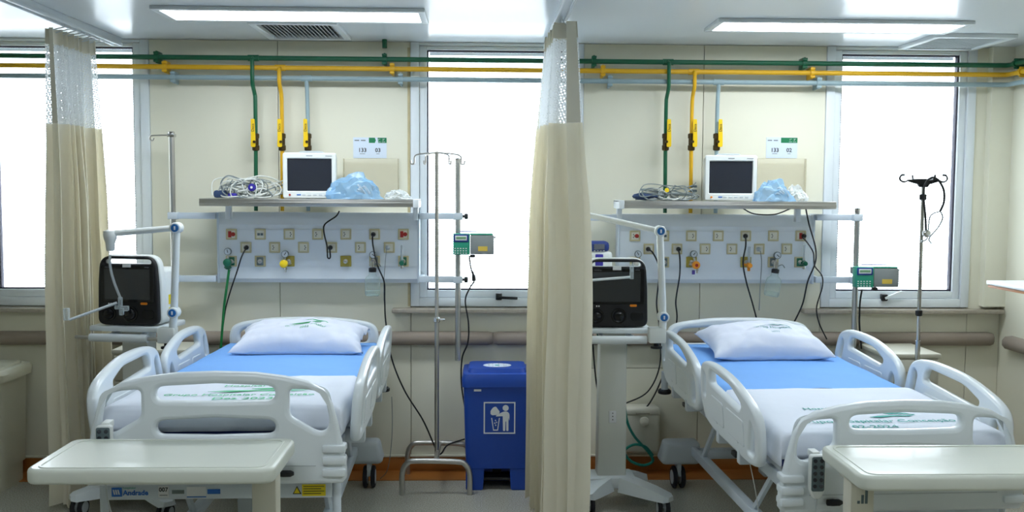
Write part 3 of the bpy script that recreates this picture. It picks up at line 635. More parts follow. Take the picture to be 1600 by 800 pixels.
def iv_stand_black():
    Y = -.72; p = W(1443, 282, Y); o = T('iv_stand', 'slim chrome IV stand with black hook head by the corner window', 'IV stand', (p.x, Y, 0)); h = p.z
    MB().lathe([(.013, .09), (.013, .9), (.0095, .901), (.0095, h)], (0, 0, 0), 'z', 12).obj('pole', 'chrome', o)
    for py in (308, 489):
        z = W(1443, py, Y).z; MB().lathe([(.013, z-.016), (.018, z-.012), (.018, z+.012), (.013, z+.016)], (0, 0, 0), 'z', 12).obj('collar', 'black', o)
    MB().plate([rpoly([(-.085, h-.005, .003), (-.03, h-.02, .005), (-.02, h-.035, .004), (.02, h-.035, .004), (.03, h-.02, .005), (.085, h-.005, .003), (.085, h+.004, .002), (.03, h+.008, .004), (-.03, h+.008, .004), (-.085, h+.004, .002)])], .022, .003, FRONT).obj('hook_head', 'black', o)
    for s in (-1, 1):
        MB().tube([(s*.08, 0, h), (s*.105, 0, h-.008), (s*.125, 0, h+.006), (s*.118, 0, h+.026), (s*.1, 0, h+.028)], .005, 6, 5).obj('hook', 'black', o)
        MB().tube([(s*.025, -.01*s, h), (s*.03, -.05*s, h+.004), (s*.03, -.065*s, h+.028)], .005, 6, 5).obj('hook', 'black', o)
    for k in range(5):
        a = rad(-90+72*k); c, s_ = math.cos(a), math.sin(a)
        l = MB().tube([(0, 0, .1), (.1*c, .1*s_, .1), (.2*c, .2*s_, .075)], .012, 8).obj('leg', 'steel', o)
        MB().lathe([(.02, -.01), (.025, -.008), (.025, .008), (.02, .01)], (.2*c, .2*s_, .0255), 'x', 12).obj('caster', 'black', l); MB().tube([(.2*c, .2*s_, .08), (.2*c, .2*s_, .03)], .006, 6).obj('caster_stem', 'steel', l)
    # stethoscope
    q = lambda px, py, dy=-.03: W(px, py, Y+dy)
    st = T('stethoscope', 'black and clear stethoscope hanging from the black hook head', 'stethoscope', q(1447, 283))
    O = q(1447, 283)
    MB().tube([q(1447, 371)-O, q(1446, 340)-O, q(1443, 300)-O, q(1450, 281)-O, q(1463, 279)-O, q(1474, 295)-O, q(1475, 315)-O, q(1469, 330)-O], .006, 8, 8).obj('tubing', 'black', st)
    MB().tube([q(1469, 330)-O, q(1455, 336)-O, q(1451, 350)-O, q(1449, 372)-O, q(1440, 377)-O], .0035, 6, 6).obj('ear_tube', 'cable_grey', st); MB().tube([q(1469, 330)-O, q(1473, 340)-O, q(1466, 355)-O, q(1452, 372)-O, q(1455, 380)-O], .0035, 6, 6).obj('ear_tube', 'cable_grey', st)
    c = q(1448, 365)-O; MB().lathe([(.012, .012), (.019, .006), (.02, -.004), (.016, -.007), (.001, -.007)], c, 'y', 18).obj('chest_piece', 'chrome', st)
    for e in (q(1440, 377)-O, q(1455, 380)-O): MB().ball(e, .006, sub=1).obj('ear_tip', 'clear_plastic', st)
iv_stand_black()

# ================================================================== beds
def bed(hx, fx, tilt, label, which):
    YH, L = -.17, 2.02; ang = math.atan2(fx-hx, L)
    o = T('hospital_bed', label, 'bed', (hx, YH, 0), ang)
    def tz(v): return Vector((v.x, v.y, v.z + tilt*(-v.y)/2.0))
    def fin(b, name, m, parent=o, a=38):
        b.v = [tz(Vector(q)) for q in b.v]; return b.obj(name, m, parent, a)
    # footboard
    F = lambda px, py: ((px-338)/432, .955-(py-581)/432)
    half = [(338, 581), (400, 583), (445, 589), (482, 598), (505, 611), (519, 634), (528, 668), (536, 705), (540, 728), (541, 752), (534, 761)]
    R_ = [F(*q) for q in half]; out = R_ + [(-x, z) for x, z in R_[::-1][:-1]]
    k = .02
    def slot(y0, y1): a_, b_ = F(247, y1), F(430, y0); return rpoly([(a_[0], a_[1], .03), (0, a_[1]-.004, 0), (b_[0], a_[1], .03), (b_[0], b_[1]-.008, .035), (0, b_[1]+.002, 0), (a_[0], b_[1]-.008, .035)], 6)
    side = [F(*q) for q in ((452, 609), (484, 611), (506, 617), (514, 656), (513, 670), (506, 677), (494, 677), (452, 652))]
    sr = [(x, z, .02) for x, z in side]
    holes = [slot(601, 627), slot(655, 680), rpoly(sr, 4), rpoly([(-x, z, r) for x, z, r in sr], 4)]
    fb = fin(MB().plate([out]+holes, .045, .016, lambda u, v, d: Vector((u, -L-d, v))), 'footboard', 'bed_white', o, 50)
    for s in (-1, 1):
        for j in range(3):
            z = F(0, 703+19*j)[1]; q = MB().box(.382*1, .468, -L-.036, -L+.03, z-.017, z+.012, .008)
            if s < 0: q.v = [Vector((-v.x, v.y, v.z)) for v in q.v]
            fin(q, 'corner_bumper', 'bed_white', fb)
    z_ = F(0, 731)[1]; fin(MB().box(-.36, .36, -L-.024, -L-.02, z_-.002, z_+.002), 'panel_seam', 'cover_grey', fb)
    hx_ = .25 if which == 1 else -.27; zz = F(0, 742)[1]
    fin(MB().lathe([(.001, -.03), (.011, -.026), (.0125, -.005), (.012, .02), (.006, .032)], (hx_, -L-.034, zz), 'x', 10), 'crank_knob', 'black', fb)
    # headboard
    zt = .945
    ho = rpoly([(-.41, .55, .02), (.41, .55, .02), (.425, .86, .05), (.39, .915, .06), (.2, zt, .15), (0, zt+.004, .1), (-.2, zt, .15), (-.39, .915, .06), (-.425, .86, .05)], 5)
    hh = rpoly([(-.36, .80, .03), (.36, .80, .03), (.365, .86, .03), (.33, .885, .04), (0, .905, .2), (-.33, .885, .04), (-.365, .86, .03)], 5)
    fin(MB().plate([ho, hh], .045, .016, lambda u, v, d: Vector((u, 0-d, v))), 'headboard', 'bed_white', o, 50)
    # side rails
    def rail(s, y0, y1, flip):
        l = abs(y1-y0)
        ol = rpoly([(0, .12, .05), (.06, .02, .05), (.2, 0, .05), (l-.14, 0, .05), (l-.03, .02, .05), (l, .1, .05), (l-.0, .2, .06), (l-.06, .255, .1), (l*.62, .31, .12), (l*.3, .315, .12), (.1, .30, .07), (.03, .265, .06)], 5)
        h1 = rpoly([(.17, .215, .025), (l*.72, .195, .03), (l*.76, .225, .02), (l*.6, .268, .05), (.19, .275, .03)], 4)
        h2 = rpoly([(.055, .13, .02), (.095, .13, .02), (.115, .235, .02), (.075, .25, .02)], 4)
        h3 = rpoly([(l-.15, .05, .02), (l-.07, .05, .025), (l-.05, .15, .03), (l-.09, .19, .02)], 4)
        fl = (lambda u: l-u) if flip else (lambda u: u)
        def fn(u, v, d): return Vector((s*(.478+.085*v+d*.98), y0-fl(u), .635+v))
        r = fin(MB().plate([ol, h1, h2, h3], .038, .014, fn), 'side_rail', 'bed_white', o, 50)
        for (a_, b_) in ((.19, l*.45), (l*.5, l-.18)):
            fin(MB().plate([rrect(a_, b_, .055, .165, .02)], .044, .004, fn), 'rail_panel', 'bed_white', r, 50)
        for u in (l*.32, l*.68):
            q = MB().box(s*.40 if s > 0 else -.50, .50 if s > 0 else s*.40, y0-u-.02, y0-u+.02, .60, .66, .006); q.tube([(s*.47, y0-u, .63), (s*.495, y0-u, .70)], .012, 6); fin(q, 'rail_bracket', 'cover_grey', r)
        fin(MB().box(*sorted((s*.455, s*.475)), y0-l*.5-.03, y0-l*.5+.03, .585, .605, .004), 'release_lever', 'black', r)
    for s in (-1, 1):
        rail(s, -.24, -1.02, False); rail(s, -1.06, -1.90, False)
    # deck, mattress
    d = MB()
    for s in (-1, 1): d.box(s*.4-.02, s*.4+.02, -1.95, -.05, .585, .64, .006)
    for y in (-.06, -.5, -1.0, -1.5, -1.93): d.box(-.4, .4, y-.02, y+.02, .585, .635, .004)
    fin(d, 'deck_frame', 'steel_white'); fin(MB().box(-.41, .41, -1.96, -.05, .64, .665, .006), 'deck_panel', 'cover_grey')
    fin(MB().box(-.425, .425, -1.96, -.06, .667, .80, .03), 'mattress', 'navy')
    # foot crossbar
    zb = .50; cbx = MB().box(-.41, .41, -1.98, -1.945, zb-.03, zb+.03, .004); cb = fin(cbx, 'foot_crossbar', 'steel_white')
    for s in (-1, 1): fin(MB().lathe([(.016, zb-.09), (.016, .585)], (s*.425, -1.965, 0), 'z', 10), 'post', 'steel_white')
    YS = -1.9815
    if which == 1:
        lx = lambda px: (px-338)/428
        fin(MB().box(lx(170), lx(186), YS-.001, YS, zb-.016, zb+.018), 'logo_badge', 'logo_blue', cb)
        for j in range(3): fin(MB().plate([[(-.003, -.009), (.002, -.009), (-.002, .009), (-.007, .009)]], .001, 0, lambda u, v, dd: Vector((lx(175+j*3.5)+u, YS-.002-dd, zb+.001+v))), 'logo_stripe', 'white_text', cb)
        q = text('Andrade', .026, (lx(187.5), YS-.0005, zb-.003), 'logo_blue', cb, bold=.0008, ax='LEFT'); 
        for v in q.data.vertices: v.co = tz(v.co)
        q = text('hospitalar', .012, (lx(187.5), YS-.0005, zb+.016), 'print_teal', cb, ax='LEFT')
        for v in q.data.vertices: v.co = tz(v.co)
        fin(MB().box(lx(242), lx(258), YS-.001, YS, zb-.02, zb+.022), 'asset_sticker', 'white_text', cb)
        q = text('007', .022, (lx(250), YS-.0015, zb+.008), 'ink', cb, bold=.0005)
        for v in q.data.vertices: v.co = tz(v.co)
        fin(MB().box(lx(244), lx(256), YS-.0016, YS, zb-.014, zb-.011), 'small_print', 'grey_text', cb)
        fin(MB().box(lx(263), lx(282), YS-.001, YS, zb-.008, zb+.006, 0), 'metal_badge', 'gas_grey', cb)
        fin(MB().box(lx(286), lx(316), YS-.001, YS, zb-.018, zb+.018), 'data_plate', 'white_text', cb); fin(MB().box(lx(286), lx(316), YS-.0014, YS, zb-.022, zb-.018), 'data_plate_band', 'logo_blue', cb)
        fin(MB().box(lx(318), lx(338), YS-.001, YS, zb-.01, zb+.008), 'maker_plate', 'logo_blue', cb)
        fin(MB().box(lx(466), lx(503), YS-.001, YS, zb-.022, zb+.022), 'warning_label', 'warn', cb)
        for j in range(4): fin(MB().box(lx(468), lx(501-(j % 2)*5), YS-.0014, YS, zb+.014-.009*j-.001, zb+.014-.009*j+.0015), 'label_line', 'ink', cb)
        fin(MB().plate([[(-.016, -.014), (.016, -.014), (0, .016)]], .001, 0, lambda u, v, dd: Vector((lx(458)+u, YS-.0006-dd, zb+v))), 'warning_triangle', 'ink', cb)
        fin(MB().plate([[(-.0115, -.011), (.0115, -.011), (0, .011)]], .0012, 0, lambda u, v, dd: Vector((lx(458)+u, YS-.0012-dd, zb+v))), 'warning_fill', 'warn', cb)
    # base
    b = MB()
    for s in (-1, 1): b.box(s*.3-.022, s*.3+.022, -1.86, -.22, .2, .25, .006)
    b.box(-.3, .3, -.3, -.24, .2, .25, .005); b.box(-.3, .3, -1.84, -1.78, .2, .25, .005); b.obj('base_frame', 'steel_white', o)
    for y in (-.6, -1.45):
        MB().box(-.05, .05, y-.05, y+.05, .2, .59 + tilt*(-y)/2, .01).obj('lift_column', 'cover_grey', o)
        for s in (-1, 1): MB().tube([(s*.3, y+.2, .24), (s*.3, y-.12, .585 + tilt*(-y+.12)/2)], .016, 6).obj('lift_link', 'steel_white', o)
    for s in (-1, 1):
        for y in (-.16, -1.88):
            q = MB().box(s*.36-.13, s*.36+.10, y-.07, y+.07, .145, .275, .03, 3)
            for v in q.v:
                if v.z > .2: v.x = s*.3+(v.x-s*.3)*.9; v.y = y+(v.y-y)*.85
            c = q.obj('caster_cover', 'cover_grey', o)
            for e in (-.022, .022):
                wx = s*.38+e
                wl = MB().lathe([(.03, -.011), (.055, -.012), (.062, -.007), (.062, .007), (.055, .012), (.03, .011)], (wx, y, .062), 'x', 20).obj('caster_wheel', 'dark_rubber', c)
                MB().lathe([(.001, -.0125), (.04, -.0128), (.04, .0128), (.001, .0125)], (wx, y, .062), 'x', 16).obj('wheel_hub', 'cover_grey', wl)
            MB().box(s*.38-.012, s*.38+.012, y-.035, y+.035, .07, .15, .004).obj('caster_fork', 'cover_grey', c)
    for s in (-1, 1):
        cr = fin(MB().lathe([(.02, .56), (.02, .66)], (s*.455, -.12, 0), 'z', 12), 'corner_roller_post', 'cover_grey'); fin(MB().lathe([(.034, .535), (.038, .54), (.038, .552), (.03, .56)], (s*.455, -.12, 0), 'z', 16), 'roller_disc', 'black', cr); fin(MB().box(*sorted((s*.38, s*.46)), -.14, -.1, .60, .64, .004), 'roller_bracket', 'cover_grey', cr)
    # bedding ---------------------------------------------------------
    Mb = Matrix.Translation((hx, YH, 0)) @ Matrix.Rotation(ang, 4, 'Z')
    def drape(name, lab, m, hw, y0, y1, ztop, sidedrop, footdrop, amp, seed, flare=0, bulge=None):
        so = T(name, lab, 'sheet', (hx, YH, 0), ang); cols = 44; rows = 40; v = []; 
        r = .03
        def prof(d, drop):     # distance beyond the flat edge -> (out, down)
            a = min(d/r, math.pi/2)
            if d < r*math.pi/2: return r*math.sin(a), -r*(1-math.cos(a))
            return r+flare*(d-r*1.57), -r-(d-r*1.57)
        W_ = hw-r; tot = W_+sidedrop
        for j in range(rows+1):
            t = j/rows; yl = y0-(y1-0)*0
            ylen = abs(y1-y0)-r; s_ = t*(ylen+footdrop); yo, yd = (s_, 0) if s_ <= ylen else (lambda q: (ylen+q[0], q[1]))(prof(s_-ylen, footdrop))
            for i in range(cols+1):
                u = -tot+2*tot*i/cols; sg = 1 if u > 0 else -1
                xo, xd = (abs(u), 0) if abs(u) <= W_ else (lambda q: (W_+q[0], q[1]))(prof(abs(u)-W_, sidedrop))
                n_ = noise.noise(Vector((u*5+seed, s_*5, seed)))*amp + noise.noise(Vector((u*13, s_*9+seed, 2)))*amp*.35
                side_ = max(0, abs(u)-W_); n2 = noise.noise(Vector((s_*9, seed, sg)))*.005*min(1, side_/.1)
                f_ = max(0, s_-ylen); n3 = noise.noise(Vector((u*9, seed, 5)))*.012*min(1, f_/.1)
                down = min(xd, yd) if (xd < 0 and yd < 0) else xd+yd
                if xd < 0 and yd < 0: down = -max(-xd, -yd)
                z = ztop+down+(n_ if down > -.02 else 0)
                if bulge: z += bulge(u, s_) if down > -.02 else 0
                v.append(tz(Vector((sg*(xo+n2), y0-yo-n3, z))))
        f = [[j*(cols+1)+i, j*(cols+1)+i+1, (j+1)*(cols+1)+i+1, (j+1)*(cols+1)+i] for j in range(rows) for i in range(cols)]
        q = MB().add(v, f).obj('fabric', m, so, 80); sm = q.modifiers.new('thick', 'SOLIDIFY'); sm.thickness = .002; sm.offset = 1
        return so
    bs = drape('fitted_sheet', ('blue fitted sheet on the bed beside the tall stainless IV stand', 'blue fitted sheet with navy print on the bed beside the corner cabinet')[which-1], 'sheet_blue', .432, -.058, -1.94, .803, .09, .0, .003, 2+which)
    ws = drape('draw_sheet', ('white sheet with bright green print on the bed beside the stainless IV stand', 'white sheet with teal print draped over the bed beside the corner cabinet')[which-1], 'sheet_white', .441, -1.27 if which == 1 else -1.22, -1.972, .8115, .13 if which == 1 else .14, .106, .004, 6+which, 0)
    def flat(s, size, c, m, parent, **kw):
        t_ = text(s, size, (c[0], c[1], 0), m, parent, fn=lambda u, v, d: Vector((u, v, d)), **kw)
        for q in t_.data.vertices: q.co = tz(Vector((q.co.x, q.co.y, c[2]+.0055+q.co.z)))
        return t_
    def swoosh(x, y, z, sx, sy, m, parent):
        pts = [(-1, 0), (-.6, .25), (0, .35), (.7, .3), (1, .45), (.6, .62), (0, .6), (-.2, .8), (.4, 1), (.9, .8), (.3, .85), (.1, .72), (.7, .72), (1.05, .5), (.7, .12), (0, .12), (-.6, -.1)]
        q = MB().plate([[(a_*sx, b_*sy) for a_, b_ in pts]], .0008, 0, lambda u, v, d: tz(Vector((x+u, y+v, z+.0055+d)))); q.obj('logo_print', m, parent)
    zt_ = .8115
    if which == 1:
        flat('Hospital Federal', .05, (.08, -1.54, zt_), 'print_green', ws); swoosh(.08, -1.67, zt_, .2, .08, 'print_green', ws)
        flat('Grupo Hospitalar Concei\u00e7\u00e3o', .05, (.02, -1.74, zt_), 'print_green', ws); flat('Dez 2023', .06, (.05, -1.82, zt_), 'print_green', ws)
    else:
        flat('Hospital', .045, (-.22, -1.6, zt_), 'print_teal', ws, ax='LEFT'); swoosh(.1, -1.74, zt_, .1, .07, 'print_teal', ws)
        flat('Grupo Hospitalar Concei\u00e7\u00e3o', .055, (.0, -1.80, zt_), 'print_teal', ws); flat('02-2024', .055, (-.04, -1.88, zt_), 'print_teal', ws)
        swoosh(-.02, -1.24, .803, .1, .05, 'print_navy', bs); flat('SOS', .04, (.14, -1.225, .803), 'print_navy', bs)
    # pillow
    px_ = (.045, .02)[which-1]; pw, pd, ph = (.345, .20, .105) if which == 1 else (.325, .21, .112)
    po = T('pillow', ('white pillow with a ruffled open end and bright green print', 'plump white pillow with smooth ends and teal print')[which-1], 'pillow')
    v = []; N, K = 48, 32
    for j in range(K+1):
        for i in range(N+1):
            u, w_ = -1+2*i/N, -1+2*j/K
            e = max(0, (1-abs(u)**2.6))**.5*max(0, (1-abs(w_)**2.6))**.5
            pin = 1-.10*(1-abs(w_)**2)*abs(u)**3; pin2 = 1-.12*(1-abs(u)**2)*abs(w_)**3
            x, y = u*pw*pin, w_*pd*pin2
            wr_ = noise.noise(Vector((u*3, w_*3, which*3)))*.016*e + noise.noise(Vector((u*7+3, w_*4, which)))*.009
            if which == 1 and u > .86: wr_ += .016*math.sin(w_*16)*(u-.86)/.14
            v.append((x, y, e*ph+wr_))
    top_ = list(v); f = [[j*(N+1)+i, j*(N+1)+i+1, (j+1)*(N+1)+i+1, (j+1)*(N+1)+i] for j in range(K) for i in range(N)]
    nb = len(v); v += [(x, y, -abs(z)*.55+(.004 if z < 0 else 0)) if (0 < i_ % (N+1) < N and 0 < i_//(N+1) < K) else (x, y, z-.0015) for i_, (x, y, z) in enumerate(top_)]
    f += [[nb+q for q in reversed(p_)] for p_ in f[:N*K]]
    for i in range(N): f.append([i+1, i, nb+i, nb+i+1]); a_ = K*(N+1)+i; f.append([a_, a_+1, nb+a_+1, nb+a_])
    for j in range(K): a_ = j*(N+1); f.append([a_, a_+N+1, nb+a_+N+1, nb+a_]); a_ += N; f.append([a_+N+1, a_, nb+a_, nb+a_+N+1])
    s9, c9 = math.sin(rad(9)), math.cos(rad(9)); v = [(x, y, max(z, (.8065-.858-y*s9-tilt*y*.5)/c9)) for x, y, z in v]
    pm = MB().add(v, f); po.matrix_world = Mb @ Matrix.Translation((px_, -.38, .858 + tilt*.19)) @ Matrix.Rotation(rad(9), 4, 'X')
    pm.obj('pillow_case', 'pillow', po, 80)
    def onp(x, y):
        u, w_ = x/pw, y/pd; e = max(0, (1-abs(u)**2.6))**.5*max(0, (1-abs(w_)**2.6))**.5
        return e*ph+noise.noise(Vector((u*3, w_*3, which*3)))*.016*e+noise.noise(Vector((u*7+3, w_*4, which)))*.009+.002
    mm = 'print_green' if which == 1 else 'print_teal'
    for s_, sz, y in (('Grupo Hospitalar', .03, -.05), ('2023', .024, -.095)):
        text(s_, sz, (.03, y, 0), mm, po, fn=lambda u, v, d: Vector((u, v, d)))
    q = MB().plate([[(a_*.1+.04, b_*.05-.025) for a_, b_ in ((-1, 0), (-.4, .3), (.3, .35), (1, .5), (.5, .8), (-.2, .7), (.2, 1), (.9, .9), (1.05, .5), (.5, .1), (-.4, .05))]], .0006, 0, lambda u, v, d: Vector((u, v, d))).obj('logo_print', mm, po)
    for c_ in po.children:
        if c_.name.startswith(('lettering', 'logo')):
            for q in c_.data.vertices: q.co.z = onp(q.co.x, q.co.y)
    # handset
    rx = F(174, 0)[0] if which == 1 else F(338-150, 0)[0]
    rzz = (F(0, 693)[1] if which == 1 else F(0, 698)[1]) + tilt
    if which == 1: rzz = F(0, 693)[1]+tilt
    else: rzz = F(0, 695)[1]+tilt
    p_ = Mb @ Vector((rx, -L-.056, rzz)); ro = T('bed_remote', ('grey bed handset mostly hidden behind the over-bed table edge', 'grey bed handset with ten keys fully showing on the footboard')[which-1], 'remote', p_, ang)
    MB().plate([rpoly([(-.029, -.055, .02), (-.012, -.085, .01), (.012, -.085, .01), (.029, -.055, .02), (.029, .078, .012), (-.029, .078, .012)])], .026, .006, FRONT).obj('handset_body', 'monitor', ro)
    MB().plate([rrect(-.024, .024, -.055, .072, .008)], .004, .001, lambda u, v, d: Vector((u, -.0135-d, v))).obj('keypad', 'key_grey', ro)
    me = MB().lathe([(.0075, -.015), (.0075, -.0175), (.005, -.018), (.005, -.016)], (0, 0, 0), 'y', 10).mesh('key')
    for r_ in range(5):
        for s in (-1, 1): link(ro, 'key', me, 'screen_dark', (s*.012, 0, .058-.0235*r_))
    MB().tube([(0, 0, -.083), (0, 0, -.12), (.004, .01, -.2), (.01, .03, -.26)], [.006, .003, .003, .003], 8, 4).obj('cord', 'cover_grey', ro)
    MB().box(-.015, .015, .008, .06, .06, .085, .004).obj('hanging_clip', 'monitor', ro)
    return o
h1 = W(476, 520, -.17).x; f1 = W(338, 640, -2.19).x; h2 = W(1153, 520, -.17).x; f2 = W(1412, 650, -2.19).x
bed(h1, f1, .062, 'white hospital bed with its foot end raised, beside the tall stainless IV stand', 1)
bed(h2, f2, -.045, 'white hospital bed standing level beside the corner cabinet', 2)

# over-bed tables
def obtable(x0, x1, y0, y1, z, leg, label):
    cx, cy = (x0+x1)/2, (y0+y1)/2; o = T('overbed_table', label, 'table', (cx, cy, 0)); a, b = (x1-x0)/2, (y1-y0)/2
    top = MB().plate([rrect(-a, a, -b, b, .05, 6)], .05, .012, lambda u, v, d: Vector((u, v, z-.025+d))).obj('table_top', 'table', o, 50)
    MB().plate([rrect(-a+.03, a-.03, -b+.018, b-.03, .04, 6), rrect(-a+.038, a-.038, -b+.026, b-.038, .035, 6)], .004, .0018, lambda u, v, d: Vector((u, v, z+.0005+d))).obj('raised_rim', 'table', top, 50)
    lx = leg-cx
    MB().box(lx-.04, lx+.04, -.037, .037, .42, z-.05, .006).obj('inner_column', 'table_leg', o); MB().box(lx-.047, lx+.047, -.044, .044, .07, .45, .006).obj('outer_column', 'table_leg', o)
    MB().box(lx-.05, lx+.05, -.05, .05, z-.065, z-.05, .004).obj('mount_plate', 'table_leg', o)
    q = MB(); s = -1 if lx > 0 else 1
    q.box(lx-.03, lx+.03, -b, b, .05, .085, .008)
    for y in (-b+.03, b-.03): q.box(min(lx, lx+s*.55), max(lx, lx+s*.55), y-.025, y+.025, .05, .085, .008)
    q.obj('base', 'table_leg', o)
    for x in (lx, lx+s*.52):
        for y in (-b+.03, b-.03): MB().lathe([(.018, -.01), (.025, -.009), (.025, .009), (.018, .01)], (x, y, .0255), 'x', 14).obj('caster', 'dark_rubber', o)
    if lx < 0:
        for k in range(3): MB().box(lx-.018+.013*k, lx-.009+.013*k, -.0378, -.037, .0+z-.14, z-.13+.02*k).obj('graph_sticker', 'key_grey', o)
obtable(-1.43, -.655, -2.685, -2.30, .80, -.72, 'pale grey-green over-bed table at the foot of the raised-foot bed')
obtable(1.205, 1.985, -2.70, -2.31, .775, 1.275, 'pale grey-green over-bed table at the foot of the level bed')

# ================================================================== ventilators
def ventilator(px, py, Y, rz, label, scr, clabel):
    p = W(px, py, Y); zp = p.z
    o = T('ventilator', label, 'ventilator', (p.x, Y, zp), rz); a, h = .165, .352
    sh = [rpoly([(-a, .0, .04), (a, .0, .04), (a*.97, h*.6, .02), (a*.9, h, .06), (-a*.9, h, .06), (-a*.97, h*.6, .02)], 6)]
    hd = rpoly([(-a*.78, h*.885, .015), (a*.78, h*.885, .015), (a*.76, h*.955, .02), (-a*.76, h*.955, .02)], 4)
    MB().plate(sh+[hd], .03, .008, lambda u, v, d: Vector((u, -.0-d, v+.002))).obj('front_face', 'black', o)
    MB().plate([rpoly([(-a-.004, 0, .04), (a+.004, 0, .04), (a+.002, h*.6, .02), (a*.92, h+.004, .06), (-a*.92, h+.004, .06), (-a-.002, h*.6, .02)], 6), hd], .05, .01, lambda u, v, d: Vector((u, .04-d, v+.002))).obj('white_surround', 'monitor', o)
    MB().box(-a*.97, a*.97, .05, .20, .003, h*.82, .025, 3).obj('housing', 'monitor', o)
    MB().plate([rrect(-a*.86, a*.86, h*.34, h*.865, .006)], .008, .002, lambda u, v, d: Vector((u, -.015-d, v))).obj('screen_glass', 'black_gloss', o)
    MB().box(-a*.74, a*.74, -.0205, -.018, h*.38, h*.82).obj('screen', scr, o)
    MB().box(-.022, .022, -.0215, -.0195, h*.845, h*.9).obj('asset_tag', 'white_text', o)
    text('mindray', .012, (-a*.6, -.0197, h*.845), 'grey_text', o); text('SV300', .009, (a*.65, -.0197, h*.845), 'grey_text', o)
    for kx, r in ((-.62, .038), (.08, .04)):
        k = MB().lathe([(r, -.012), (r, -.02), (r*.8, -.021), (r*.7, -.019), (r*.55, -.03), (r*.3, -.034), (.001, -.034)], (a*kx, 0, h*.17), 'y', 24).obj('port_ring', 'black_gloss', o)
        MB().lathe([(r*.62, -.022), (r*.66, -.0245), (r*.6, -.0245)], (a*kx, 0, h*.17), 'y', 24).obj('port_rim', 'screen_dark', k)
    MB().plate([rrect(a*.45, a*.85, h*.1, h*.23, .018)], .006, .002, lambda u, v, d: Vector((u, -.015-d, v))).obj('port_cover', 'black_gloss', o)
    MB().plate([rrect(a*.42, a*.64, h*.305, h*.34, .006)], .006, .002, lambda u, v, d: Vector((u, -.017-d, v))).obj('alarm_button', 'amber', o)
    for k in (-.62, -.55): MB().box(a*k-.003, a*k+.003, -.018, -.014, h*.305, h*.325).obj('status_mark', 'white_text', o)
    for z in (.09, .28): MB().box(a*.97-.001, a*.975, .1, .125, z*h+.0, z*h+.05).obj('side_label', 'warn', o)
    # cart
    c = T('ventilator_cart', clabel, 'cart', (p.x, Y+.13, 0), rz); zz = zp-.003
    MB().box(-.185, .185, -.16, .15, zz-.028, zz, .008).obj('platform', 'bed_white', c)
    q = MB().box(-.07, .07, -.05, .05, .16, zz-.028, .008)
    for v in q.v: v.x *= 1+.12*(zz-v.z)/zz
    q.obj('column', 'column_cream', c)
    MB().tube([(-.16, -.19, zz-.055), (.148, -.19, zz-.055)], .021, 12).obj('handle_grip', 'bed_white', c)
    MB().tube([(-.24 if px < 500 else -.19, -.19, zz-.055), (.24, -.19, zz-.055)], .010, 10).obj('accessory_rail', 'steel', c)
    for s in (-1, 1): MB().tube([(s*.1, -.19, zz-.055), (s*.07, -.06, zz-.045)], .012, 8).obj('handle_bracket', 'steel_white', c)
    MB().box(-.02, .02, -.056, -.05, .45, .515, .004).obj('socket_strip', 'white_text', c)
    for k in (-.015, .003, .02): MB().lathe([(.003, -.0565), (.003, -.058)], (0, 0, .483+k), 'y', 6).obj('pin_hole', 'black', c)
    MB().box(-.13, .13, -.09, .09, .1, .165, .02).obj('base_hub', 'bed_white', c)
    for k, (dx, dy) in enumerate((((-.25, -.22) if px < 500 else (-.15, -.19)), (.26, -.24), ((-.2, .15) if px < 500 else (-.14, .15)), (.2, .15))):
        d = Vector((dx, dy, 0)); n_ = Vector((-dy, dx, 0)).normalized(); A = d*.25
        v = []
        for t_, wd, z0, z1 in ((A, .06, .09, .165), (d*.75, .05, .085, .14), (d*1.0, .045, .085, .12), (d*1.06, .025, .088, .112)):
            v += [t_+n_*wd+Vector((0, 0, z0)), t_-n_*wd+Vector((0, 0, z0)), t_-n_*wd*.8+Vector((0, 0, z1)), t_+n_*wd*.8+Vector((0, 0, z1))]
        f = [[i*4+j, i*4+(j+1) % 4, (i+1)*4+(j+1) % 4, (i+1)*4+j] for i in range(3) for j in range(4)]+[[3, 2, 1, 0], [12, 13, 14, 15]]
        lg = MB().add(v, f).obj('base_leg', 'bed_white', c, 30)
        for e in (-.02, .02):
            w_ = MB().lathe([(.02, -.01), (.04, -.011), (.045, -.006), (.045, .006), (.04, .011), (.02, .01)], (dx*.93+e, dy*.93, .0455), 'x', 18).obj('caster_wheel', 'dark_rubber', lg); MB().lathe([(.001, -.0115), (.03, -.0118), (.03, .0118), (.001, .0115)], (dx*.93+e, dy*.93, .0455), 'x', 14).obj('wheel_hub', 'cover_grey', w_)
        MB().box(dx*.93-.009, dx*.93+.009, dy*.93-.02, dy*.93+.02, .05, .09).obj('caster_fork', 'cover_grey', lg)
    return p
YV = -.74
pl_ = ventilator(203, 508, YV, rad(-9), 'black-faced ventilator with tube clips hanging in front, beside the raised-foot bed', 'screen_vent', 'white ventilator cart behind the raised-foot bed rails')
pr_ = ventilator(962, 511, YV, rad(1), 'black-faced ventilator touching the edge of the curtain beside the blue bin', 'screen_vent', 'white ventilator cart beside the level bed')
def joint(parent, c, r=.028):
    j = MB().lathe([(r*.8, .03), (r, .026), (r, -.026), (r*.85, -.03)], c, 'y', 20).obj('arm_joint', 'monitor', parent)
    MB().lathe([(r*.68, -.029), (r*.68, -.033), (.001, -.034)], c, 'y', 18).obj('joint_cap', 'lever_blue', j)
    MB().box(c[0]-.004, c[0]+.004, c[1]-.0355, c[1]-.033, c[2]-.009, c[2]+.009, .001).obj('cap_mark', 'white_text', j)
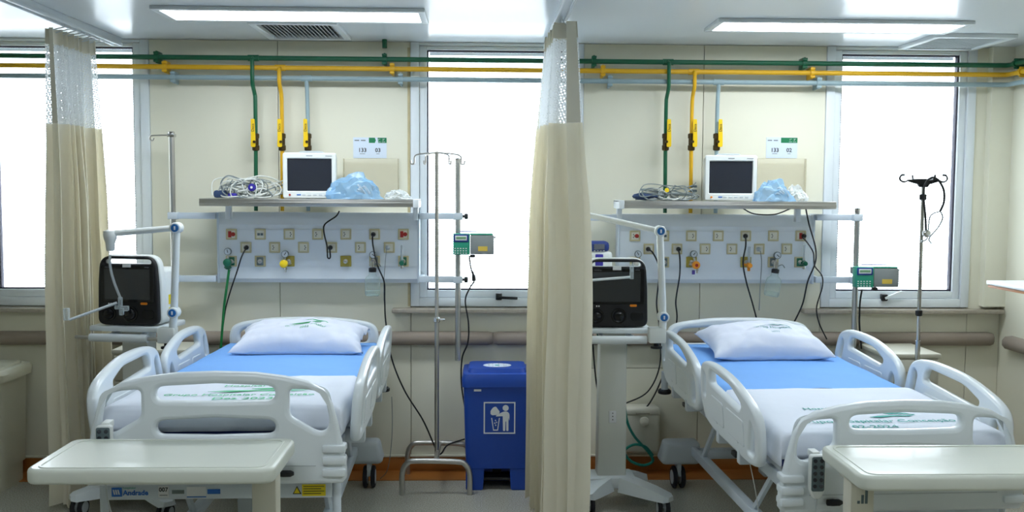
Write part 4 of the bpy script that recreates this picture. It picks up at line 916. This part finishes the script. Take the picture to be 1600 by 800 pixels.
def arm(pts, Ys, label, extra):
    P = [W(px, py, y) for (px, py), y in zip(pts, Ys)]; O = P[0]; o = T('support_arm', label, 'support arm', O); q = [p-O for p in P]
    MB().box(-.07, .014, -.03, .046, -.047, .03, .006).obj('rail_clamp', 'monitor', o)
    MB().lathe([(.018, -.078), (.03, -.076), (.03, -.066), (.014, -.063), (.014, -.046)], (-.03, 0, 0), 'z', 12).obj('clamp_screw', 'black', o)
    MB().tube([q[0]+Vector((0, 0, .02)), q[1]], .019, 12).obj('lower_post', 'monitor', o); joint(o, q[1])
    MB().tube([q[1], q[2]], .018, 12).obj('upper_post', 'monitor', o); joint(o, q[2])
    MB().tube([q[2], q[3]], .0155, 12).obj('boom', 'monitor', o)
    extra(o, O)
YA = YV-.09
def exL(o, O):
    e = W(172, 367, YA)-O
    MB().lathe([(.016, -.08), (.02, -.075), (.022, -.04), (.03, -.02), (.034, .0), (.03, .02), (.012, .026)], e, 'z', 16).obj('elbow', 'monitor', o)
    MB().tube([W(*k, YA)-O for k in ((172, 392), (172, 415), (178, 440), (189, 468))], .007, 8, 6).obj('flexible_tube', 'clear_tube', o)
    q = MB()
    for (x, y), s in (((188, 472), (.02, .02, .05)), ((194, 482), (.045, .025, .025)), ((190, 487), (.02, .025, .035)), ((184, 480), (.03, .02, .02))): c = W(x, y, YA)-O; q.box(c.x-s[0]/2, c.x+s[0]/2, c.y-s[1]/2, c.y+s[1]/2, c.z-s[2]/2, c.z+s[2]/2, .004)
    q.obj('tube_clip', 'clear_plastic', o)
    MB().tube([W(183, 473, YA)-O, W(108, 500, YA-.08)-O], .007, 8).obj('holder_rod', 'steel_white', o)
    c = W(104, 491, YA-.08)-O; MB().box(c.x-.012, c.x+.012, c.y-.015, c.y+.015, c.z-.03, c.z+.03, .004, 2).obj('tube_clip', 'clear_plastic', o)
arm([(270, 521), (272, 488), (276, 356), (172, 365)], [YA, YA, YA, YA], 'white articulated tube arm with hanging clips beside the raised-foot bed', exL)
def exR(o, O):
    MB().tube([W(920, 438, YA-.05)-O, W(985, 433, YA-.05)-O], .0065, 8).obj('holder_rod', 'bed_white', o)
    a, b = W(984, 436, YA-.05)-O, W(990, 413, YA-.05)-O; MB().box(a.x, b.x, a.y-.008, a.y+.008, a.z, b.z, .002).obj('rod_clip', 'clear_plastic', o)
    MB().tube([W(915, 335, YA+.3)-O, W(913, 350, YA+.25)-O, W(914, 400, YA+.1)-O, W(920, 438, YA-.05)-O], .007, 8, 6).obj('flexible_tube', 'clear_tube', o)
arm([(1035, 521), (1036, 495), (1031, 361), (915, 335)], [YA, YA, YA, YA+.3], 'white articulated tube arm rising beside the level bed', exR)
# small white and blue pump behind the right ventilator
p = W(934, 425, -.26); o = T('feeding_pump', 'white and violet-blue medical pump behind the ventilator beside the level bed', 'pump', (p.x, -.26, W(934, 425, -.26).z))
MB().box(-.075, .075, -.06, .1, 0, .12, .02, 3).obj('housing', 'monitor', o); MB().box(-.058, .058, -.055, .07, .118, .175, .02, 3).obj('head_unit', 'navy', o)
MB().box(-.03, .03, -.066, -.053, .13, .162, .004).obj('display', 'small_display', o); MB().box(-.022, .022, -.067, -.056, .04, .105, .004).obj('door', 'violet', o)
for k in range(4): MB().box(-.03+.017*k, -.02+.017*k, -.0585, -.053, .121, .126, .001).obj('key', 'white_text', o)
MB().box(-.12, -.07, .0, .1, .02, .07, .004).obj('pole_clamp', 'pump_grey', o)

# ================================================================== bins, cabinets, small wall things
def blue_bin():
    a, b = W(727, 763, -.40), W(826, 763, -.40); o = T('pedal_bin', 'blue pedal waste bin with a white litter symbol', 'waste bin', ((a.x+b.x)/2, -.245, 0)); w_ = (b.x-a.x)/2
    n = 8; h = .60; d = .15
    def ring(sx, sy, z, r): return [Vector((x, y, z)) for x, y in rrect(-sx, sx, -sy, sy, r, 4)]
    R_ = [ring(w_*.985, d*.97, .125, .03), ring(w_*1.0, d*1.0, .2, .03), ring(w_*1.07, d*1.07, h, .03)]
    m = len(R_[0]); q = MB(); q.add([v for r in R_ for v in r], [[i*m+j, i*m+(j+1) % m, (i+1)*m+(j+1) % m, (i+1)*m+j] for i in range(2) for j in range(m)]+[list(range(m))[::-1], [2*m+j for j in range(m)]])
    q.obj('bin_body', 'bin_blue', o)
    for s in (-1, 1): MB().plate([rpoly([(s*w_*.44, 0, .012), (s*w_*.985, 0, .012), (s*w_*.985, .126, 0), (s*w_*.4, .126, 0)])], d*1.9, .006, lambda u, v, dd: Vector((u, -dd, v))).obj('bin_foot', 'bin_blue', o)
    MB().box(-w_*.42, w_*.42, .04, d*.9, .0, .124).obj('pedal_recess', 'bin_blue', o)
    MB().box(-.075, .075, -d*.9, -.02, .055, .072, .004).obj('pedal', 'black', o); MB().box(-.025, .025, -.06, .04, .07, .12, .004).obj('pedal_link', 'black', o)
    lw, ld = w_*1.11, d*1.14
    ls = [ring(lw, ld, h-.012, .03), ring(lw*1.01, ld*1.01, h+.03, .035), ring(lw*.97, ld*.95, h+.06, .04), ring(lw*.84, ld*.76, h+.062, .04), ring(lw*.80, ld*.70, h+.085, .04)]
    q = MB(); q.add([v for r in ls for v in r], [[i*m+j, i*m+(j+1) % m, (i+1)*m+(j+1) % m, (i+1)*m+j] for i in range(4) for j in range(m)]+[list(range(m))[::-1], [4*m+j for j in range(m)]]); lid = q.obj('lid', 'bin_blue', o, 30)
    st = MB().lathe([(1, 0), (1, .001), (.001, .0012)], (0, 0, 0), 'z', 28); st.v = [Vector((v.x*.08, v.y*.058-.02, h+.0855+v.z)) for v in st.v]; so_ = st.obj('round_sticker', 'sign', lid)
    MB().box(-.012, .012, -.035, -.012, h+.0867, h+.0872).obj('sticker_mark', 'print_teal', so_)
    for k in range(9):
        a_ = rad(k*40); MB().box(.05*math.cos(a_)-.004, .05*math.cos(a_)+.004, -.02+.038*math.sin(a_)-.003, -.02+.038*math.sin(a_)+.003, h+.0867, h+.0872).obj('sticker_mark', 'grey_text', so_)
    # symbol on the front face (slightly sloped)
    sl = (d*.07)/(h-.2)
    fnb = lambda u, v, dd: Vector((u+.012, -(d+sl*(v-.2))-.0015-dd, v))
    s0, s1 = .325, .505
    MB().plate([rrect(-.088, .088, s0, s1, .001), rrect(-.081, .081, s0+.007, s1-.007, .001)], .001, 0, fnb).obj('symbol_frame', 'white_text', o)
    MB().plate([[(.034+.017*math.cos(t*.4189), s1-.034+.017*math.sin(t*.4189)) for t in range(15)]], .001, 0, fnb).obj('symbol_head', 'white_text', o)
    MB().plate([rpoly([(.02, s0+.016, .004), (.032, s0+.016, .004), (.033, s0+.07, 0), (.037, s0+.07, 0), (.038, s0+.016, .004), (.050, s0+.016, .004), (.05, s0+.09, 0), (.055, s0+.075, .003), (.056, s0+.115, .012), (.04, s0+.128, .01), (.02, s0+.125, .01), (-.018, s0+.105, .004), (-.02, s0+.098, .003), (.018, s0+.1, .003)], 3)], .001, 0, fnb).obj('symbol_figure', 'white_text', o)
    MB().plate([[(-.046, s0+.09), (-.035, s0+.018), (-.008, s0+.018), (.002, s0+.09), (-.003, s0+.09), (-.012, s0+.024), (-.031, s0+.024), (-.041, s0+.09)]], .001, 0, fnb).obj('symbol_basket', 'white_text', o)
    for x, z in ((-.022, .075), (-.026, .06), (-.016, .064), (-.021, .048)): MB().plate([[(x-.004, s0+z), (x, s0+z-.004), (x+.004, s0+z), (x, s0+z+.006)]], .001, 0, fnb).obj('symbol_litter', 'white_text', o)
    MB().plate([rpoly([(-.05, s0+.112, .004), (-.04, s0+.105, .004), (-.005, s0+.108, .004), (.002, s0+.125, .006), (-.01, s0+.14, .004), (-.02, s0+.155, .008), (-.035, s0+.15, .006), (-.05, s0+.13, .006)], 3)], .001, 0, fnb).obj('symbol_item', 'white_text', o)
    fnl = lambda u, v, dd: Vector((u, -(d+sl*(v-.2))-.0015-dd, v)); MB().plate([rrect(-.13, -.09, .565, .577, .001)], .001, 0, fnl).obj('maker_label', 'white_text', o)
blue_bin()
def beige_bin():
    o = T('lidded_bin', 'large beige lidded bin standing under the left window', 'waste bin', (-2.86, -.255, 0)); w_, d = .235, .16
    def ring(sx, sy, z, r): return [Vector((x, y, z)) for x, y in rrect(-sx, sx, -sy, sy, r, 5)]
    def stack(ls, nm, m_):
        m = len(ls[0]); MB().add([v for r in ls for v in r], [[i*m+j, i*m+(j+1) % m, (i+1)*m+(j+1) % m, (i+1)*m+j] for i in range(len(ls)-1) for j in range(m)]+[list(range(m))[::-1], [(len(ls)-1)*m+j for j in range(m)]]).obj(nm, m_, o)
    stack([ring(w_*.93, d*.9, 0, .06), ring(w_*.94, d*.92, .115, .06)], 'plinth', 'bin_beige')
    stack([ring(w_*.98, d*.98, .117, .06), ring(w_*1.03, d*1.05, .63, .06)], 'bin_body', 'bin_beige')
    stack([ring(w_*1.13, d*1.2, .615, .07), ring(w_*1.15, d*1.22, .655, .07), ring(w_*1.1, d*1.15, .675, .07)], 'lid_rim', 'bin_beige')
    stack([ring(w_*.95, d*.95, .676, .05), ring(w_*.93, d*.92, .688, .05)], 'lid_flap', 'bin_beige')
beige_bin()
def cabinet(x0, x1, y0, y1, h, label):
    o = T('bedside_cabinet', label, 'cabinet', ((x0+x1)/2, (y0+y1)/2, 0)); a, b = (x1-x0)/2, (y1-y0)/2
    MB().box(-a+.01, a-.01, -b+.015, b, .03, h-.025, .004).obj('body', 'cabinet', o); MB().box(-a, a, -b, b, h-.025, h, .006).obj('cabinet_top', 'cabinet', o)
    dr = MB().box(-a+.014, a-.014, -b-.002, -b+.016, h-.17, h-.035, .004).obj('drawer', 'cabinet', o); MB().tube([(-.05, -b-.002, h-.1), (-.05, -b-.022, h-.1), (.05, -b-.022, h-.1), (.05, -b-.002, h-.1)], .004, 6).obj('handle', 'steel', dr)
    do = MB().box(-a+.014, a-.014, -b-.002, -b+.016, .06, h-.18, .004).obj('door', 'cabinet', o); MB().box(a-.05, a-.04, -b-.014, -b-.002, h*.5, h*.5+.1, .002).obj('handle', 'steel', do)
    for x in (-a+.04, a-.04):
        for y in (-b+.05, b-.05): MB().lathe([(.016, 0), (.018, .03)], (x, y, 0), 'z', 10).obj('foot', 'black', o)
cabinet(2.225, 2.545, -.46, -.085, .785, 'beige bedside cabinet in front of the corner window wall')
cabinet(-2.04, -1.62, -.37, -.085, .79, 'beige bedside cabinet behind the ventilator with hanging tube clips')
o = T('wall_box', 'beige box with a round knob low on the wall behind the cart', 'wall box', (.915, 0, .145)); MB().box(-.125, .125, -.155, -.013, 0, .255, .018, 3).obj('box_body', 'cabinet', o); MB().box(-.127, .127, -.16, -.013, .222, .265, .015, 3).obj('box_lid', 'cabinet', o)
MB().lathe([(.028, -.156), (.026, -.175), (.012, -.182), (.001, -.183)], (.03, 0, .19), 'y', 16).obj('knob', 'cabinet', o); MB().box(-.02, .06, -.164, -.16, .232, .24).obj('slot', 'gap', o)
o = T('wall_ledge', 'white wall ledge with wooden underside on the right wall', 'shelf', (XR, -1.2, 1.175))
MB().box(-.40, -.001, -2.2, .62, .01, .032, .004).obj('ledge_board', 'white_paint', o); MB().box(-.395, -.001, -2.19, .61, -.004, .009).obj('underside', 'wood', o)
for y in (.3, -.8, -1.8): MB().box(-.3, -.001, y-.012, y+.012, -.06, -.005, .003).obj('bracket', 'white_paint', o)

# ================================================================== curtains
def rail_c(x, y0, y1, label):
    o = T('curtain_track', label, 'curtain track', (x, (y0+y1)/2, H)); l = (y1-y0)/2
    q = MB().box(-.022, .022, -l, l, -.035, 0, .003); q.box(-.028, -.016, -l, l, -.046, -.03, .002); q.box(.016, .028, -l, l, -.046, -.03, .002); q.obj('track', 'alu', o); MB().box(-.024, .024, l-.004, l+.004, -.045, 0, .002).obj('end_cap', 'white_paint', o)
XC1 = W(183, 80, -.04).x; XC2 = .37
rail_c(XC1, -5.2, -.03, 'white ceiling track of the curtain by the left window'); rail_c(XC2, -5.2, -.09, 'white ceiling track of the curtain beside the blue bin')
def curtain(x, ys, label, seed, amp, nf, zsplit, jit):
    gx = (XC1 if x < 0 else XC2)-x
    o = T('privacy_curtain', label, 'curtain', (x, ys[0], 0)); rnd = random.Random(seed); n = nf*14; ph = [rnd.uniform(-1, 1) for _ in range(nf+2)]; am = [rnd.uniform(.45, 1.2) for _ in range(nf+2)]
    zt = H-.058
    def pos(s, z):
        k = s*nf; i = int(min(k, nf-1e-6)); fr = k-i
        a0 = am[i]*(1-fr)+am[i+1]*fr; p0 = ph[i]*(1-fr)+ph[i+1]*fr
        t = (zt-z)/zt; A = amp*a0*(.6+.4*min(1, t*3)+.3*t)*((1.3-.75*min(1, max(0, (s-.12)/.18))) if x > 0 else 1)
        X = A*math.sin(math.pi*2*k)+jit*p0*(1 if x < 0 or s < .15 else .35)*(.3+.7*min(1, t*2.5))
        Yv = ys[0]+(ys[1]-ys[0])*s+.028*math.sin(math.pi*4*k+1)*(.5+t)+.03*p0*t
        if x > 0: X -= .065*min(1, max(0, (s-.12)/.18))*(.35+.65*min(1, t*2.5))
        X += .012*noise.noise(Vector((s*9, z*1.3, seed)))*(1+t); Yv += .03*noise.noise(Vector((s*5, z*1.1, seed+4)))*t
        return Vector((X, Yv-ys[0], z))
    def strip(z0, z1, m, nm, rows, off=0):
        v = []; f = []; uv = []
        for j in range(rows+1):
            z = z0+(z1-z0)*j/rows
            for i in range(n+1):
                q = pos(i/n, z); v.append(q)
        for j in range(rows):
            for i in range(n): f.append([j*(n+1)+i, j*(n+1)+i+1, (j+1)*(n+1)+i+1, (j+1)*(n+1)+i])
        ob = MB().add(v, f).obj(nm, m, o, 80)
        L = [0]
        for i in range(n): L.append(L[-1]+(v[i+1]-v[i]).length)
        ul = ob.data.uv_layers.new(name='UVMap')
        for lp in ob.data.loops: vi = lp.vertex_index; ul.data[lp.index].uv = (L[vi % (n+1)], v[vi].z)
        return ob
    strip(zsplit, .035, 'curtain', 'fabric', 26); strip(zt, zt-.075, 'curtain_band', 'heading_band', 3); strip(zt-.075, zsplit, 'net', 'net_top', 10)
    e = [pos(0, z)+Vector((0, -.004, 0)) for z in [zt-(zt-zsplit)*k/8 for k in range(9)]]
    for k, s in enumerate((0., 1.)):
        vs = []; 
        for j in range(9):
            z = zt-(zt-zsplit)*j/8; a, b = pos(s, z), pos(s+(.022 if s < .5 else -.022), z); nrm = Vector((0, -.004, 0)); vs += [a+nrm, b+nrm]
        MB().add(vs, [[2*j, 2*j+1, 2*j+3, 2*j+2] for j in range(8)]).obj('edge_band', 'curtain_band', o, 80)
    for k in range(nf+1):
        q = pos(min(k/nf, 1), zt); MB().tube([(gx, q.y, zt+.0235), (gx, q.y, zt+.004), (q.x, q.y, zt-.015)], .003, 5).obj('glider', 'white_paint', o)
curtain(XC1-.075, (-.74, -.24), 'beige curtain with white net top bunched by the left window', 11, .08, 8, 2.0, .05)
curtain(XC2+.005, (-1.08, -.50), 'beige curtain with white net top bunched beside the blue bin', 23, .10, 8, 2.0, .05)

# ================================================================== cords and hoses
A = -.17
cord('power_cord', 'black power cord from the outlet next to the green hose', [(386, 386, A-.0), (378, 400, A-.03), (370, 425, A-.01), (360, 455, -.12), (352, 485, -.1), (346, 530, -.1)], .0045, 'black')
cord('oxygen_hose', 'green oxygen hose hanging from the green regulator', [(358, 421, -.15), (354, 450, -.14), (350, 480, -.12), (348, 505, -.12), (345, 545, -.12)], .008, 'hose_green', 'hose')
cord('power_cord', 'black looped power cord dropping from the shelf to a lower outlet', [(530, 330, -.13), (525, 338, -.15), (508, 350, -.17), (506, 362, -.17), (511, 385, -.17), (512, 402, -.17), (516, 402, -.17), (515, 388, -.16)], .0045, 'black')
cord('power_cord', 'black power cord passing the upright glass suction jar to the bin', [(582, 370, -.155), (583, 385, -.19), (590, 415, -.21), (600, 440, -.18), (601, 470, -.13), (603, 505, -.12), (612, 560, -.1), (632, 610, -.12), (660, 655, -.14), (676, 690, -.16), (684, 708, -.16), (690, 708, -.16), (700, 695, -.12), (726, 686, -.08)], .0045, 'black', sm=10)
cord('thin_cord', 'thin grey cord from the white plug', [(604, 388, -.155), (602, 410, -.16), (600, 438, -.15), (600, 470, -.12)], .002, 'cable_grey')
cord('pump_cord', 'black pump cord with thick connector hanging down to the blue bin', [(733, 400, -.22), (736, 420, -.22), (741, 438, -.22), (734, 450, -.2), (727, 470, -.17), (732, 505, -.14), (731, 535, -.12), (722, 560, -.1), (721, 600, -.1), (727, 640, -.08)], .0045, 'black', sm=10)
pc = [o for o in bpy.data.objects if o.name.startswith('pump_cord')][-1]; MB().tube([W(738, 424, -.22)-pc.location, W(740, 431, -.22)-pc.location, W(741, 439, -.22)-pc.location], [.006, .011, .012], 8, 3).obj('inline_connector', 'black', pc)
cord('bed_wire', 'thin grey wire trailing from the raised-foot bed to the floor', [(612, 620, -.5), (613, 660, -.42), (611, 700, -.33), (605, 735, -.25), (594, 748, -.22)], .002, 'cable_grey')
cord('power_cord', 'black power cord from the outlet beside the articulated arm post', [(1012, 389, -.155), (1020, 395, -.19), (1029, 415, -.18), (1029, 440, -.14), (1026, 475, -.12), (1030, 510, -.1), (1031, 570, -.1), (1012, 612, -.1), (978, 630, -.1)], .0045, 'black')
cord('power_cord', 'black power cord hanging straight behind the level bed headboard', [(1059, 389, -.155), (1062, 400, -.18), (1062, 430, -.14), (1056, 470, -.12), (1057, 505, -.1), (1040, 575, -.1), (1015, 630, -.1), (985, 655, -.1)], .0045, 'black')
cord('power_cord', 'black power cord beside the orange-knob flowmeter', [(1165, 370, -.155), (1165, 385, -.20), (1161, 410, -.21), (1166, 440, -.17), (1176, 475, -.12), (1184, 505, -.1)], .0045, 'black')
cord('thin_cord', 'thin pale cord from the grey plug beside the tilted jar', [(1188, 392, -.155), (1190, 410, -.16), (1188, 445, -.14), (1186, 485, -.1)], .0025, 'cable_grey')
cord('power_cord', 'black power cord from the shelf past the red plugged outlet', [(1259, 325, -.12), (1264, 350, -.16), (1274, 385, -.23), (1274, 410, -.235), (1262, 440, -.22), (1254, 475, -.12), (1240, 505, -.1)], .0045, 'black')
cord('power_cord', 'black power cord from the red outlet running under the window', [(1254, 371, -.155), (1262, 380, -.17), (1271, 395, -.17), (1273, 415, -.2), (1284, 430, -.2), (1285, 448, -.18), (1276, 480, -.1), (1280, 505, -.1), (1292, 530, -.1)], .004, 'black')
cord('pump_cord', 'black pump cord hanging beside the corner window pole', [(1347, 452, -.22), (1344, 470, -.22), (1343, 490, -.2), (1343, 510, -.18), (1346, 545, -.16)], .005, 'black')
cord('shelf_cord', 'black cord sagging under the shelf with the loose grey cables', [(1160, 325, -.2), (1178, 334, -.2), (1210, 335, -.2), (1235, 326, -.2)], .004, 'black')
cord('gas_hose', 'coiled teal hose on the wall behind the cart', [(978, 520, -.35), (976, 600, -.2), (978, 650, -.2), (990, 680, -.2), (1012, 705, -.2), (1020, 720, -.2), (1005, 727, -.2), (985, 720, -.2), (976, 705, -.2), (990, 695, -.2), (1008, 698, -.2), (1020, 712, -.2)], .008, 'hose_teal', 'hose')
cord('gas_hose', 'teal hose hanging left of the cart column', [(934, 520, -.4), (938, 545, -.35), (940, 590, -.3)], .008, 'hose_teal', 'hose')
cord('power_cord', 'black cord hanging left of the cart column', [(925, 520, -.45), (928, 560, -.42), (932, 600, -.4), (938, 625, -.38)], .0045, 'black')
cord('bed_wire', 'thin white wire hanging below the level bed foot rail', [(1170, 716, -1.6), (1174, 735, -1.6), (1180, 765, -1.62), (1188, 815, -1.64)], .002, 'cable_white')
